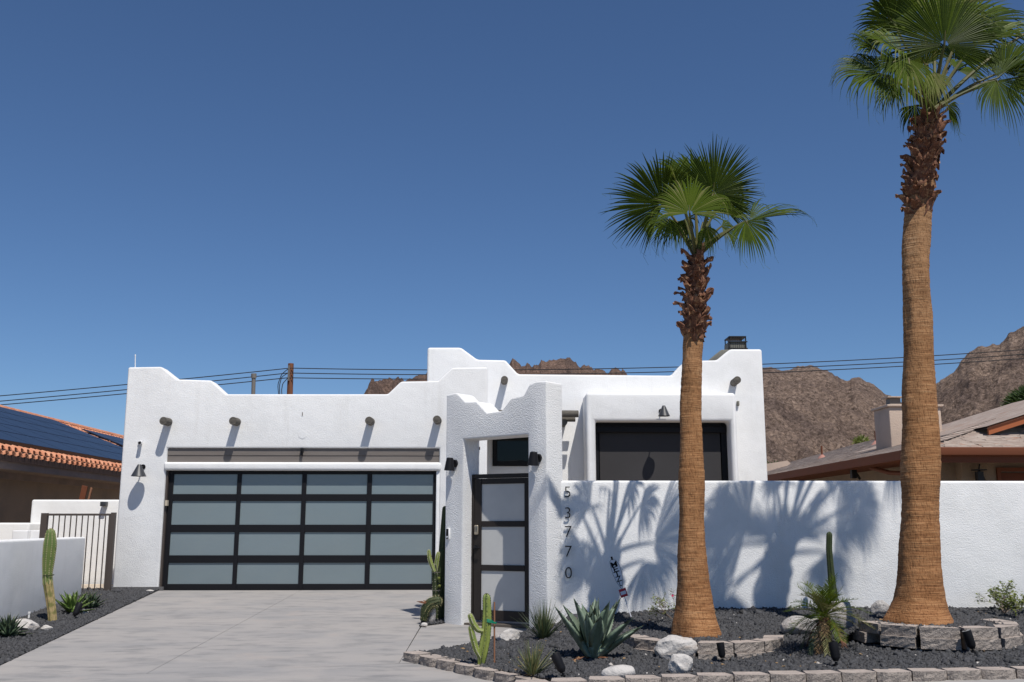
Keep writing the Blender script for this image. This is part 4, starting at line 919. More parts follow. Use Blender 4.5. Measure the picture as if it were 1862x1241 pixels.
# ================================================================== MOUNTAINS
_perm = np.random.default_rng(3).permutation(512); _perm = np.concatenate([_perm, _perm])
_grad = np.random.default_rng(4).uniform(-1, 1, 512)
def vnoise(x, y):
    xi = np.floor(x).astype(int); yi = np.floor(y).astype(int); fx = x-xi; fy = y-yi
    fx = fx*fx*(3-2*fx); fy = fy*fy*(3-2*fy)
    h = lambda a, b: _grad[_perm[(_perm[a & 511]+b) & 511]]
    return (h(xi, yi)*(1-fx)+h(xi+1, yi)*fx)*(1-fy)+(h(xi, yi+1)*(1-fx)+h(xi+1, yi+1)*fx)*fy
def ridged(x, y, oct=6, g=.55):
    s = 0; a = 1; f = 1; w = 0
    for _ in range(oct): s = s+a*(1-np.abs(vnoise(x*f+17*_, y*f-9*_))*2); w += a; a *= g; f *= 2.03
    return s/w
def mountain(name, crest, D0, D1, m, nx_, nt, amp, sc, jag, seed=0, pw=.9):
    pts = []
    for px, py in crest:
        r = ray(px, py); h = math.hypot(r.x, r.y); pts.append((math.atan2(r.x, r.y), r.z/h))
    az = np.linspace(pts[0][0], pts[-1][0], nx_); te = np.interp(az, [p[0] for p in pts], [p[1] for p in pts])
    t = np.concatenate([np.linspace(0, 1, nt), 1+np.linspace(.03, .5, 14)])
    AZ, T = np.meshgrid(az, t); D = D0+(D1-D0)*T; X = D*np.sin(AZ); Y = D*np.cos(AZ)
    ZC = te[None]*D1
    hgt = np.where(T <= 1, np.power(np.clip(T, 0, 1), pw), np.clip(1-(T-1)*1.6, 0, 1))
    n1 = ridged(X*sc+seed, Y*sc*.6+seed); n2 = ridged(X*sc*4+seed, Y*sc*3, 5, .6); n3 = ridged(X*sc*.35+seed*2, Y*sc*.1, 3)
    fade = np.where(T <= 1, np.minimum(1, (1-T)*5)*np.minimum(1, T*6), .15)
    Z = ZC*hgt + amp*((n1-.5)*1.0+(n3-.5)*1.2)*fade + amp*.22*(n2-.5)*np.minimum(1, T*4)*np.where(T<=1, np.minimum(1, .3+(1-T)*4), .3)
    jn = ridged(az*jag[0]+seed, az*0+seed*3, 4, .5); Z += (jn-.5)[None]*jag[1]*np.clip(T, 0, 1)**4
    Z = np.where(T < .01, -3, Z)
    V = np.stack([X, Y, Z], -1).reshape(-1, 3); ny_ = len(t)
    idx = np.arange(nx_*ny_).reshape(ny_, nx_); F = np.stack([idx[:-1, :-1], idx[:-1, 1:], idx[1:, 1:], idx[1:, :-1]], -1).reshape(-1, 4)
    me = fast_mesh(name, V, F, m, False); o = bpy.data.objects.new(name, me); COL.objects.link(o); o['kind'] = 'structure'
mountain('mountain', [(1300, 700), (1340, 676), (1388, 662), (1425, 667), (1462, 661.5), (1500, 668), (1535, 681), (1552, 679), (1583, 694), (1610, 713), (1630, 722), (1660, 728), (1700, 735), (1900, 760)], 330, 620, M['mountain'], 420, 230, 17, .016, (55, 3.0), 5, .8)
mountain('mountain', [(1560, 790), (1610, 745), (1650, 716), (1700, 686), (1730, 664), (1755, 640), (1790, 622), (1830, 606), (1862, 587), (1950, 560), (2300, 530)], 300, 560, M['mountain'], 380, 230, 16, .018, (50, 3.0), 31, .8)
mountain('mountain', [(560, 738), (650, 709), (690, 697), (730, 682), (768, 666), (840, 660), (900, 656), (940, 651), (965, 656), (1000, 646), (1022, 643), (1040, 650), (1062, 660), (1085, 660), (1108, 662), (1134, 671), (1200, 700), (1300, 726)], 560, 1150, M['mountain_red'], 520, 150, 30, .012, (70, 9), 77, .8)
# ================================================================== PALMS
def trunk_mesh(prof, Y, nr=72, rough=.0035):
    ctr = []
    for py, a, b in prof:
        p = P(a, py, Y); q = P(b, py, Y); ctr.append((p.z, (p.x+q.x)/2, abs(q.x-p.x)/2))
    ctr.sort(); z0, z1 = ctr[0][0]-.12, ctr[-1][0]; n = int((z1-z0)/.018)
    zs = np.linspace(z0, z1, n); cx = np.interp(zs, [c[0] for c in ctr], [c[1] for c in ctr]); r = np.interp(zs, [c[0] for c in ctr], [c[2] for c in ctr])
    k = np.ones(5)/5; r[3:-3] = np.convolve(r, k, 'same')[3:-3]; cx[3:-3] = np.convolve(cx, k, 'same')[3:-3]
    th = np.linspace(0, 2*np.pi, nr, endpoint=False)
    ring = rng.normal(0, 1, n); ring = np.convolve(ring, np.array([.25, .5, .25]), 'same')
    R_ = r[:, None]*(1+.02*np.sin(th*3+zs[:, None]*1.3)[:]) + rough*ring[:, None]*.6 + rng.normal(0, rough*.35, (n, nr))
    blob = vnoise(th[None]*2.0+zs[:, None]*0+5, zs[:, None]*2.4+th[None]*0); blob[:, -4:] *= np.linspace(1, 0, 4); blob[:, :4] *= np.linspace(0, 1, 4); R_ += .012*blob
    X = cx[:, None]+R_*np.cos(th); Yv = Y+R_*np.sin(th); Z = np.repeat(zs[:, None], nr, 1)
    V = np.stack([X, Yv, Z], -1).reshape(-1, 3); idx = np.arange(n*nr).reshape(n, nr); nxt = np.roll(idx, -1, 1)
    F = np.stack([idx[:-1], nxt[:-1], nxt[1:], idx[1:]], -1).reshape(-1, 4)
    return V, F, ctr
def frond_geo(base, hub, tip, nrm, H=115, n=42, droop=.5, wid=1.0, ldroop=.35, pr=.016, stalk=True, seed=0, fold=.25):
    rd = random.Random(seed); bl = MB(); st = MB()
    base = Vector(base); hub = Vector(hub); ax = Vector(tip)-hub; R = ax.length; ax.normalize()
    nrm = Vector(nrm); nrm = (nrm-ax*nrm.dot(ax)).normalized(); side = nrm.cross(ax)
    if stalk:
        mid = base.lerp(hub, .5)+Vector((0, 0, .10*(hub-base).length)); path = []
        for i in range(11):
            t = i/10; path.append(base*(1-t)**2+mid*2*t*(1-t)+hub*t*t)
        path.append(hub+ax*R*.18); st.tube(path, [lerp(pr*1.7, pr*.75, i/10) for i in range(11)]+[.004], 7)
    Hr = math.radians(H); da = 2*Hr/(n-1); seg = 8
    for i in range(n):
        f = -1+2*i/(n-1); a = f*Hr+rd.uniform(-.25, .25)*da
        L = R*(1-.20*abs(f)**1.6)*rd.uniform(.86, 1.06)*(1.0)
        d = (ax*math.cos(a)+side*math.sin(a)); s = (-ax*math.sin(a)+side*math.cos(a))
        cup = fold*abs(f)**1.2; dr = droop*rd.uniform(.6, 1.5); tipd = ldroop*rd.uniform(.2, 1.9); tw = rd.uniform(-.5, .5)*.5
        V = []; 
        for k in range(seg+1):
            t = k/seg; tt = lerp(.06, 1, t)
            p = hub+d*L*tt+nrm*(cup*L*tt*(1-.3*tt))
            g = dr*.28*tt**2*L + tipd*L*max(0, tt-.55)**2*2.2
            p = p+Vector((0, 0, -g))-d*(g*.35*tt)
            w = da*L*min(tt, .60)*.56*wid
            if tt > .50: w = w*max(0, 1-((tt-.50)/.50)**1.15)*.92+.0007
            s2 = (s*math.cos(tw*t)+nrm*math.sin(tw*t))
            V += [p-s2*w, p+nrm*w*.55, p+s2*w]
        bl.cur = 1 if rd.random() < 0.20 else 0
        bl.add(V, [(3*k, 3*k+1, 3*k+4, 3*k+3) for k in range(seg)]+[(3*k+1, 3*k+2, 3*k+5, 3*k+4) for k in range(seg)])
        if rd.random() < .22 and tt:   # pale threads between the leaf tips
            p0 = Vector(V[-2]); bl.cur = 1; q = p0+Vector((rd.uniform(-.07, .07), rd.uniform(-.05, .05), -rd.uniform(.02, .12))); bl.add([p0, q, q+Vector((.0016, 0, .0016)), p0+Vector((.0016, 0, .0016))], [(0, 1, 2, 3)])
    return bl, st
def palm(name_label, prof, Y, boots, crown, fronds, seed):
    p0 = P((prof[0][1]+prof[0][2])/2, prof[0][0], Y)
    t = thing('palm_tree', name_label, 'palm tree', p0, 'fan palms in block rings')
    V, F, ctr = trunk_mesh(prof, Y)
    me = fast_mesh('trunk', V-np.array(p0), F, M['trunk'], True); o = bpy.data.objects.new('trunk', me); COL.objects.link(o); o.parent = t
    # dry leaf bases: split, curled stubs spiralling up the neck
    rd = random.Random(seed); metas = []
    for q in range(5):
        mb = MB(); w = rd.uniform(.045, .075); h = rd.uniform(.10, .16); curl = rd.uniform(.03, .09); V_ = []; N_ = 6
        notch = rd.random() < .5
        for k in range(N_):
            tt = k/(N_-1); wv = w*(1-.55*tt**1.5)*(1.25 if tt < .2 else 1); out_ = curl*tt**2.2+.012*math.sin(tt*5+q); z = h*tt
            for j in range(5):
                s = (j-2)/2; V_.append((s*wv+rd.uniform(-.004, .004), -(out_+.02*(1-s*s)), z+(rd.uniform(-.03, .02) if k == N_-1 else 0)-(.035 if (k == N_-1 and j == 2 and notch) else 0)))
        nV = len(V_); V2 = [(x, y+.014, z) for x, y, z in V_]
        Fq = [(k*5+j, k*5+j+1, (k+1)*5+j+1, (k+1)*5+j) for k in range(N_-1) for j in range(4)]
        mb.add(V_+V2, Fq+[tuple(nV+i for i in reversed(f)) for f in Fq]+[((N_-1)*5+j, (N_-1)*5+j+1, nV+(N_-1)*5+j+1, nV+(N_-1)*5+j) for j in range(4)]+[(k*5, (k+1)*5, nV+(k+1)*5, nV+k*5) for k in range(N_-1)]+[(k*5+4, nV+k*5+4, nV+(k+1)*5+4, (k+1)*5+4) for k in range(N_-1)])
        metas.append(mb.mesh('leaf_base', M['boot']))
    (pa, ra0, ra1), (pb, rb0, rb1) = boots[0], boots[-1]
    nb_ = []
    for py, a, b in boots:
        l, r = P(a, py, Y), P(b, py, Y); nb_.append((l.z, (l.x+r.x)/2, (r.x-l.x)/2))
    nb_.sort(); z0, z1 = nb_[0][0], nb_[-1][0]; nn = int((z1-z0)/.0105)
    for i in range(nn):
        z = lerp(z0, z1, i/nn); cx = float(np.interp(z, [v[0] for v in nb_], [v[1] for v in nb_])); rr = float(np.interp(z, [v[0] for v in nb_], [v[2] for v in nb_]))
        a = i*2.39996+rd.uniform(-.2, .2); rr2 = rr*.60
        place('leaf_base', metas[rd.randrange(5)], t, (cx+math.sin(a)*rr2, Y-math.cos(a)*rr2, z-.04), (rd.uniform(-.05, .45), rd.uniform(-.5, .5), a), (rd.uniform(.7, 1.25), 1, rd.uniform(.7, 1.15)))
    mb = MB(); core = [(v[1], Y, v[0]) for v in nb_]; mb.tube([Vector(c) for c in core], [v[2]*.64 for v in nb_], 20)
    mb.build('trunk_neck', M['boot'], t)
    for k, fr in enumerate(fronds):
        hub, hd_, tip, td, nrm, H, n, dr, ld, mk = fr[:10]; opt = fr[10] if len(fr) > 10 else {}
        hp = P(hub[0], hub[1], Y+hd_); tp = P(tip[0], tip[1], Y+td); bs = P(crown[0]+rd.uniform(-6, 6), crown[1]+rd.uniform(-3, 6), Y+rd.uniform(-.06, .06))
        bl, st = frond_geo(bs, hp, tp, nrm, H, n, dr, opt.get('w', 1), ld, opt.get('pr', .014), True, seed*100+k, opt.get('fold', .2))
        fo = bl.build('frond', [M[mk], M['frond_tip'] if mk != 'frond' else M['frond_light']], t)
        st.build('leaf_stalk', M['petiole'], fo, smooth='auto')
    return t
Y1p = 11.0
prof1 = [(1152, 1222, 1312), (1130, 1225, 1303), (1100, 1230, 1297), (1060, 1233, 1290), (1000, 1234, 1283), (950, 1234, 1279), (900, 1234, 1280), (872, 1234, 1280), (820, 1236, 1277), (760, 1236, 1275), (700, 1238.5, 1276), (660, 1240.5, 1276.5), (616, 1243, 1279), (590, 1244, 1280), (540, 1250, 1282)]
boots1 = [(618, 1240, 1283), (590, 1236, 1288), (550, 1238, 1290), (520, 1241, 1290), (490, 1245, 1288), (465, 1250, 1284)]
N = (0, -1, .2)
fr1 = [
 ((1297, 352), .18, (1306, 238), -.05, (0, 1, .35), 118, 78, .10, .08, 'frond', dict(pr=.016)),
 ((1205, 372), .05, (1108, 306), -.22, (.1, 1, .6), 108, 64, .18, .15, 'frond'),
 ((1254, 388), -.32, (1252, 306), -.22, (0, -1, .12), 108, 54, .12, .30, 'frond_light', dict(fold=.35)),
 ((1232, 345), .0, (1192, 268), -.1, (.9, -.2, .25), 42, 20, .2, .3, 'frond_light'),
 ((1362, 402), -.05, (1476, 376), .05, (-.1, -.45, 1), 50, 26, .25, .25, 'frond', dict(fold=.5)),
 ((1356, 402), -.15, (1392, 462), -.25, (0, -1, .4), 75, 30, .5, .6, 'frond', dict(fold=.3)),
 ((1312, 412), .2, (1352, 432), .3, (0, -1, .6), 80, 24, .6, .8, 'frond'),
 ((1218, 398), -.05, (1180, 432), -.2, (0, -1, .6), 85, 30, .45, .6, 'frond'),
 ((1300, 352), -.25, (1322, 388), -.35, (0, -1, .2), 45, 15, .7, .9, 'frond_light'),
 ((1246, 400), .25, (1232, 442), .4, (0, -1, .5), 60, 20, .5, .8, 'frond'),
 ((1262, 335), .35, (1248, 258), .7, (0, -1, .9), 90, 34, .2, .3, 'frond'),
 ((1240, 402), .45, (1206, 436), .95, (0, -1, .8), 95, 40, .4, .5, 'frond'),  # hidden rear frond, added to thicken the shadow on the wall
 ((1292, 384), .6, (1322, 340), 1.1, (0, -1, .9), 100, 44, .3, .4, 'frond'),  # also hidden at the back, put in for its cast shadow
 ((1240, 372), .6, (1200, 330), 1.1, (0, -1, .9), 100, 44, .3, .4, 'frond'),  # hidden behind the crown, likewise added for the wall shadow
 ((1282, 412), -.1, (1296, 448), -.15, (0, -1, .4), 60, 20, .6, .8, 'frond_light'),
 ((1310, 372), .35, (1352, 300), .45, (0, 1, .4), 95, 56, .2, .2, 'frond'),
 ((1278, 405), .3, (1300, 445), .55, (0, -1, .6), 70, 20, .6, .8, 'frond'),
]
palm('shorter fan palm with a bright green crown standing left of the taller palm', prof1, Y1p, boots1, (1265, 462), fr1, 11)
Y2p = 10.35
prof2 = [(1130, 1610, 1731), (1112, 1620, 1722), (1090, 1630, 1717), (1060, 1634.5, 1713), (1020, 1637, 1708), (980, 1637.5, 1707), (940, 1640, 1704), (900, 1641, 1704), (870, 1639, 1706), (820, 1639, 1706), (760, 1642, 1703), (700, 1643, 1700), (640, 1645, 1697), (580, 1645, 1694), (520, 1643, 1690), (460, 1642, 1688), (430, 1644, 1690), (385, 1648, 1693), (330, 1655, 1697)]
boots2 = [(392, 1645, 1697), (375, 1643, 1702), (330, 1646, 1701), (290, 1649, 1714), (250, 1654, 1718), (212, 1660, 1717)]
fr2 = [
 ((1717, 82), -.30, (1728, -62), -.45, (0, 1, .35), 118, 84, .12, .15, 'frond', dict(pr=.018)),
 ((1640, 100), -.15, (1540, 30), -.3, (-.2, -.7, .8), 75, 40, .35, .5, 'frond_light', dict(fold=.35)),
 ((1590, 88), -.1, (1530, 44), -.2, (-.2, -.8, .6), 65, 34, .5, .6, 'frond'),
 ((1626, 112), -.50, (1596, 138), -.55, (0, -1, .3), 120, 36, .3, .4, 'frond'),
 ((1602, 135), -.2, (1486, 112), -.35, (0, -1, .7), 95, 50, .5, .7, 'frond'),
 ((1652, 108), -.50, (1664, 178), -.62, (.1, -1, .2), 62, 30, .5, .8, 'frond_light', dict(w=1.1)),
 ((1692, 132), -.30, (1722, 180), -.40, (.1, -1, .2), 55, 20, .5, .8, 'frond_tip'),
 ((1814, 142), -.1, (1900, 74), -.2, (-.2, -.5, 1), 60, 34, .35, .4, 'frond', dict(fold=.4)),
 ((1812, 146), -.2, (1846, 218), -.3, (0, -1, .3), 80, 40, .45, .6, 'frond'),
 ((1826, 130), .0, (1884, 52), -.1, (-.3, -1, .4), 72, 46, .35, .5, 'frond'),
 ((1848, 142), .05, (1922, 122), -.1, (0, -1, .5), 125, 62, .3, .4, 'frond'),
 ((1905, 38), .1, (1985, 60), .2, (0, -1, .5), 100, 40, .4, .5, 'frond', dict(pr=.016)),
 ((1776, 80), .3, (1836, 14), .5, (-.5, -.7, .4), 70, 34, .3, .4, 'frond_light'),
 ((1664, 192), .1, (1650, 238), .2, (0, -1, .4), 70, 22, .5, .7, 'frond'),
 ((1724, 192), .2, (1748, 228), .35, (0, -1, .4), 70, 22, .5, .7, 'frond'),
 ((1624, 40), .2, (1564, -22), -.05, (0, 1, .5), 105, 46, .25, .3, 'frond'),
 ((1680, 20), .45, (1686, -100), .7, (0, -1, .8), 110, 40, .2, .3, 'frond_light'),
 ((1756, 46), .45, (1822, -30), .7, (0, -1, .8), 100, 44, .3, .4, 'frond'),
 ((1682, 118), .1, (1650, 60), .0, (-.3, -1, .3), 95, 36, .3, .6, 'frond_light'),
 ((1740, 128), .25, (1790, 118), .4, (0, -1, .6), 85, 32, .5, .6, 'frond'),
 ((1632, 150), .3, (1580, 190), .5, (0, -1, .6), 85, 30, .5, .7, 'frond'),
 ((1660, 120), .5, (1610, 90), .9, (0, -1, .9), 100, 44, .3, .5, 'frond'),  # remaining rear fronds are hidden, added for a denser cast shadow
 ((1735, 110), .5, (1790, 70), .9, (0, -1, .9), 100, 44, .3, .5, 'frond'),
 ((1700, 150), .45, (1706, 206), .7, (0, -1, .6), 95, 36, .5, .7, 'frond'),
 ((1700, 60), .9, (1696, -30), 1.5, (0, -1, 1), 110, 36, .3, .4, 'frond'),
]
palm('taller fan palm with a dark shaggy neck at the right edge of the photo', prof2, Y2p, boots2, (1696, 200), fr2, 23)
# far palm crown and bushes over the right roofs
def bush(px, py, Y, r, label, cat='tree', n=900, m='bush', leaf=.22, squash=.8, zb=-.1, nm='bushy_tree'):
    c = P(px, py, Y); t = thing(nm, label, cat, (c.x, c.y, zb)); mb = MB(); mb.tube([(c.x, c.y, zb), c], [r*.09, r*.05], 8); mb.build('trunk', M['twig'], t)
    mb = MB()
    for _ in range(n):
        d = Vector((random.gauss(0, 1), random.gauss(0, 1), random.gauss(0, 1))).normalized()*r*random.uniform(.35, 1)**.5
        d.z *= squash; p = c+d; q = (d.normalized()+Vector((random.gauss(0, .6), random.gauss(0, .6), random.gauss(0, .6)))).normalized()*leaf; s = q.cross(Vector((random.gauss(0, 1), random.gauss(0, 1), 1))).normalized()*leaf*.16
        mb.add([p-q*.3, p+s, p+q, p-s], [(0, 1, 2, 3)])
    mb.build('crown', M[m], t)
bush(1880, 742, 45, 1.0, 'green fan palm crown showing above the brown shingle roof', n=2600, leaf=.5, nm='far_palm')
bush(1405, 864, 60, 1.0, 'small dark green tree at the foot of the mountain beside the house', n=500)
bush(1566, 806, 55, .45, 'small bright green tree top left of the beige chimney', n=260, m='shrub_leaf')

# ================================================================== BLOCK RINGS AND CURB
def block_mesh(w, d, h, chamf, seed, taper=.0, rough=.006):
    rd = random.Random(seed); mb = MB(); nxx, nzz = 8, 4
    # top outline: back narrower, front with broken corners
    fx = [-w/2, -w/2+chamf, w/2-chamf, w/2]; 
    def fy(x):
        return -d/2+max(0, (abs(x)-(w/2-chamf)))*.75
    V = []; 
    for j in range(nzz+1):
        for i in range(nxx+1):
            x = -w/2+w*i/nxx; r_ = rd.uniform(-rough, rough) if 0 < j < nzz else rd.uniform(-.003, .003)
            V.append((x+ (0 if i in (0, nxx) else rd.uniform(-.004, .004)), fy(x)+r_, h*j/nzz))
    F = [(j*(nxx+1)+i, j*(nxx+1)+i+1, (j+1)*(nxx+1)+i+1, (j+1)*(nxx+1)+i) for j in range(nzz) for i in range(nxx)]
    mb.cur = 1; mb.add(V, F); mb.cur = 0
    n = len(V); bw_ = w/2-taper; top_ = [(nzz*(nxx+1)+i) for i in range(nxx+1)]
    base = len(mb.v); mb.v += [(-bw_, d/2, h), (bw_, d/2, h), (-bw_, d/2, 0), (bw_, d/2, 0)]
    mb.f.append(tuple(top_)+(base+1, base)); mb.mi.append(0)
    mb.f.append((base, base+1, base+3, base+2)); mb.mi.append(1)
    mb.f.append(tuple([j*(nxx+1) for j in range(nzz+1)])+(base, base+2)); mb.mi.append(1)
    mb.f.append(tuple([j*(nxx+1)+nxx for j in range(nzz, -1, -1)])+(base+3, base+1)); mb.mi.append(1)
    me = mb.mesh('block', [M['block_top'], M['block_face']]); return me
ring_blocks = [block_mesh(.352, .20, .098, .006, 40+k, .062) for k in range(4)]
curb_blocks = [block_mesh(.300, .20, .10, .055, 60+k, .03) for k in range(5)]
def block_ring(label, cx, cy, r, ztop, a0, a1, n, group):
    t = thing('block_ring', label, 'planter edging', (cx, cy, ztop-.2), group)
    for lay, (dz, dr, off) in enumerate([(0, 0, 0), (-.100, .030, .0)]):
        for k in range(n+lay):
            a = math.radians(lerp(a0, a1, (k+.5-off)/n) if lay == 0 or k not in (0, n) else lerp(a0, a1, (.08 if k == 0 else n-.08)/n)); rr = r+dr
            jz = random.uniform(-.003, .003) if lay == 0 else 0
            place('block', ring_blocks[(k+lay) % 4], t, (cx+rr*math.sin(a), cy-rr*math.cos(a), ztop-.098+dz+jz), (0, 0, a+random.uniform(-.008, .008)))
block_ring('tan block ring around the base of the shorter left palm', P1x+.06, P1y+.02, .74, RING1Z+.0, -90, 84, 7, 'block rings around the palms')
block_ring('two course tan block ring around the base of the taller right palm', P2x+.17, P2y+.03, .66, RING2Z+.005, -93, 110, 7, 'block rings around the palms')
# curb of single blocks
cb = thing('block_curb', 'line of tan concrete edging blocks along the front of the gravel bed', 'garden edging', (K0.x, K0.y, -.3))
def run(p, q, zt_f, first=0):
    d = (q-p); d.z = 0; L = d.length; d.normalize(); a = math.atan2(d.y, d.x); n = int(L/.306)
    for k in range(n):
        c = p+d*(.153+k*.306); nrm = Vector((-d.y, d.x, 0)); c = c+nrm*.10
        place('block', curb_blocks[(k*3+first) % 5], cb, (c.x+random.uniform(-.004, .004), c.y+random.uniform(-.008, .008), zt_f(c.x, c.y)-.10), (random.uniform(-.015, .015), random.uniform(-.015, .015), a+random.uniform(-.025, .025)))
k0 = Vector((K0.x-.0, K0.y, 0))
run(k0, k0+kd*2.5, lambda x, y: zd(x, y)+.085)
fl0 = Vector((FR0.x-.75, FR0.y-.10, 0)); fl1 = Vector((10.2, FR1.y+.22, 0))
run(fl0, fl1, lambda x, y: interp(x, [(0, -.13), (1, -.095), (2, -.075), (4, -.06), (5, -.05)]), 2)

# ================================================================== ROCKS
def rock(px, py, wpx, hpx, zf, m, label, seed, dy=1.0, rough=.10, cuts=7, rot=0, sub=4, nm='rock', sink=.12):
    b = PS(px, py, zf); k = b.y/1841*1.0; w = wpx*k; h = hpx*k; rd = random.Random(seed); d = w*.62*dy
    bm = bmesh.new(); bmesh.ops.create_icosphere(bm, subdivisions=sub, radius=1)
    pl = [(Vector((rd.gauss(0, 1), rd.gauss(0, 1), rd.gauss(0, .8))).normalized(), rd.uniform(.60, .88)) for _ in range(cuts)]
    for v in bm.verts:
        c = v.co.copy()
        for n_, dd in pl:
            t = c.dot(n_)
            if t > dd: c -= n_*(t-dd)*.9
        s = mnoise.fractal(c*1.6+Vector((seed, 0, 0)), 1.0, 2.0, 5); c *= 1+rough*s
        s2 = mnoise.fractal(c*6+Vector((seed, 3, 0)), 1.0, 2.0, 3); c *= 1+rough*.22*s2
        v.co = c
    xs = [v.co.x for v in bm.verts]; zs = [v.co.z for v in bm.verts]; ys = [v.co.y for v in bm.verts]
    sx = w/(max(xs)-min(xs)); sz = h*(1+sink)/(max(zs)-min(zs)); sy = d/(max(ys)-min(ys))
    for v in bm.verts: v.co = Vector(((v.co.x-(max(xs)+min(xs))/2)*sx, (v.co.y-(max(ys)+min(ys))/2)*sy, (v.co.z-min(zs))*sz-sink*h))
    bmesh.ops.rotate(bm, verts=bm.verts, cent=(0, 0, 0), matrix=Matrix.Rotation(rot, 3, 'Y'))
    me = bpy.data.meshes.new(nm); bm.to_mesh(me); bm.free(); me.materials.append(M[m]); me.polygons.foreach_set('use_smooth', [True]*len(me.polygons))
    try: me.set_sharp_from_angle(angle=math.radians(32))
    except Exception: pass
    o = bpy.data.objects.new(nm, me); COL.objects.link(o); o.location = (b.x, b.y+d*.4, zf(b.x, b.y)); return tag(o, label, 'rock')
rock(1236, 1203, 78, 44, zgr, 'quartz', 'large white quartz boulder in front of the left block ring', 1, rough=.13, rot=-.15)
rock(1241, 1229, 46, 36, zgr, 'quartz', 'smaller white quartz rock leaning in front of the large white boulder', 2, rough=.14)
rock(1127, 1237, 62, 23, zgr, 'quartz', 'long flat pale speckled stone at the front of the gravel bed', 3, rough=.05, cuts=3, rot=-.08)
rock(1459, 1157, 68, 34, zgr, 'granite', 'speckled granite boulder left of the small date palm', 4, rough=.10)
rock(1532, 1150, 60, 54, zgr, 'granite', 'tall speckled granite boulder right behind the small date palm', 5, rough=.10)
rock(1487, 1142, 26, 16, zgr, 'granite', 'small granite stone between the two boulders by the date palm', 6)
rock(1608, 1119, 36, 26, zgr, 'granite', 'grey granite rock against the garden wall left of the taller palm', 7, rough=.12, rot=-.3)
rock(1462, 1106, 16, 10, zgr, 'quartz', 'tiny white stone at the wall behind the small date palm', 8)
rock(923, 1168, 44, 22, zgr, 'quartz', 'white and grey rock beside the wooden cactus stake', 9, rough=.12)
rock(1052, 1143, 46, 26, zgr, 'dark_rock', 'dark grey rock at the wall behind the big agave', 10)
rock(1102, 1134, 22, 18, zgr, 'granite', 'small pale granite stone behind the big agave', 12)
rock(38, 1150, 46, 22, zl, 'quartz', 'large flat pinkish white rock in the left gravel strip', 13, rough=.07, rot=.1)
rock(82, 1149, 22, 11, zl, 'quartz', 'small pale rock between the left cactus and the driveway', 14, rough=.14)
rock(151, 1118, 16, 8, zl, 'quartz', 'small pale rock beside the left spotlight', 15)
rock(785, 1134, 15, 30, lambda x, y: zd(x, y)+.01, 'granite', 'upright pointed granite stone at the foot of the entrance pillar', 16, rough=.06)
rock(771, 1140, 12, 7, lambda x, y: zd(x, y)+.01, 'quartz', 'white stone at the tip of the pillar gravel patch', 17)
rock(773, 1131, 12, 6, lambda x, y: zd(x, y)+.01, 'quartz', 'pale stone behind the white stone by the entrance pillar', 18)
rock(271, 1077, 14, 4, zl, 'quartz', 'flat white stone at the foot of the garage wall', 19)
rock(212, 1079, 14, 7, zl, 'dark_rock', 'dark stone at the foot of the side gate post', 20)

# ================================================================== CACTI
def ribbed(path, rad, ribs, depth, m, parent, name='stem', m2=None, closed=True, n_per=6, spin=0):
    """column with ribs; path points are joined smoothly, ends in a dome"""
    path = [Vector(p) for p in path]; pts = []; rr = []
    for i in range(len(path)-1):
        for k in range(7):
            t = k/7; pts.append(path[i].lerp(path[i+1], t)); rr.append(lerp(rad[i], rad[i+1], t))
    pts.append(path[-1]); rr.append(rad[-1])
    for _ in range(3):
        pts = [pts[0]]+[(pts[i-1]+pts[i]*2+pts[i+1])/4 for i in range(1, len(pts)-1)]+[pts[-1]]; rr = [rr[0]]+[(rr[i-1]+2*rr[i]+rr[i+1])/4 for i in range(1, len(rr)-1)]+[rr[-1]]
    t = (pts[-1]-pts[-2]).normalized(); R = rr[-1]; end = pts[-1]
    for a in (30, 55, 75, 88): pts.append(end+t*R*math.sin(math.radians(a))); rr.append(R*math.cos(math.radians(a)))
    n = ribs*n_per; mb = MB(); up = Vector((0, -1, 0)); base = 0; edges = []
    for i, p in enumerate(pts):
        tt = (pts[min(i+1, len(pts)-1)]-pts[max(i-1, 0)]).normalized(); a = (up-tt*up.dot(tt)).normalized(); b = tt.cross(a); up = a
        for k in range(n):
            an = 2*math.pi*k/n+spin; c = abs(math.cos(an*ribs/2-spin*ribs/2)); r_ = rr[i]*(1-depth*(1-c**.7)); mb.v.append(tuple(p+(a*math.cos(an)+b*math.sin(an))*r_))
            if k % n_per == 0: edges.append((i, p+(a*math.cos(an)+b*math.sin(an))*r_*1.01, (a*math.cos(an)+b*math.sin(an)), b*math.cos(an)-a*math.sin(an)))
    for i in range(len(pts)-1):
        for k in range(n): mb.f.append((i*n+k, i*n+(k+1) % n, (i+1)*n+(k+1) % n, (i+1)*n+k)); mb.mi.append(0)
    mb.f.append(tuple((len(pts)-1)*n+k for k in range(n))); mb.mi.append(0)
    o = mb.build(name, M[m], parent, smooth=True); return o, edges
def spines(edges, parent, L=.02, every=1, m='spine', w=.0012, prob=.8, areole=.004):
    mb = MB(); rd = random.Random(5)
    for i, p, nrm, tan in edges:
        if rd.random() > prob: continue
        if areole: mb.obox(p, tan*areole, nrm*areole*.5, (0, 0, areole))
        for q in range(3):
            d = (nrm+Vector((rd.gauss(0, .5), rd.gauss(0, .5), rd.gauss(0, .5)))).normalized()*L*rd.uniform(.5, 1.2); s = d.cross(Vector((0, 0, 1))); s = s.normalized()*w if s.length > 1e-6 else Vector((w, 0, 0))
            mb.add([p-s, p+s, p+d], [(0, 1, 2)])
    if mb.f: mb.build('spines', M[m], parent, kind='stuff')
def pathpx(pts, Y): return [P(a, b, Y) for a, b in pts]
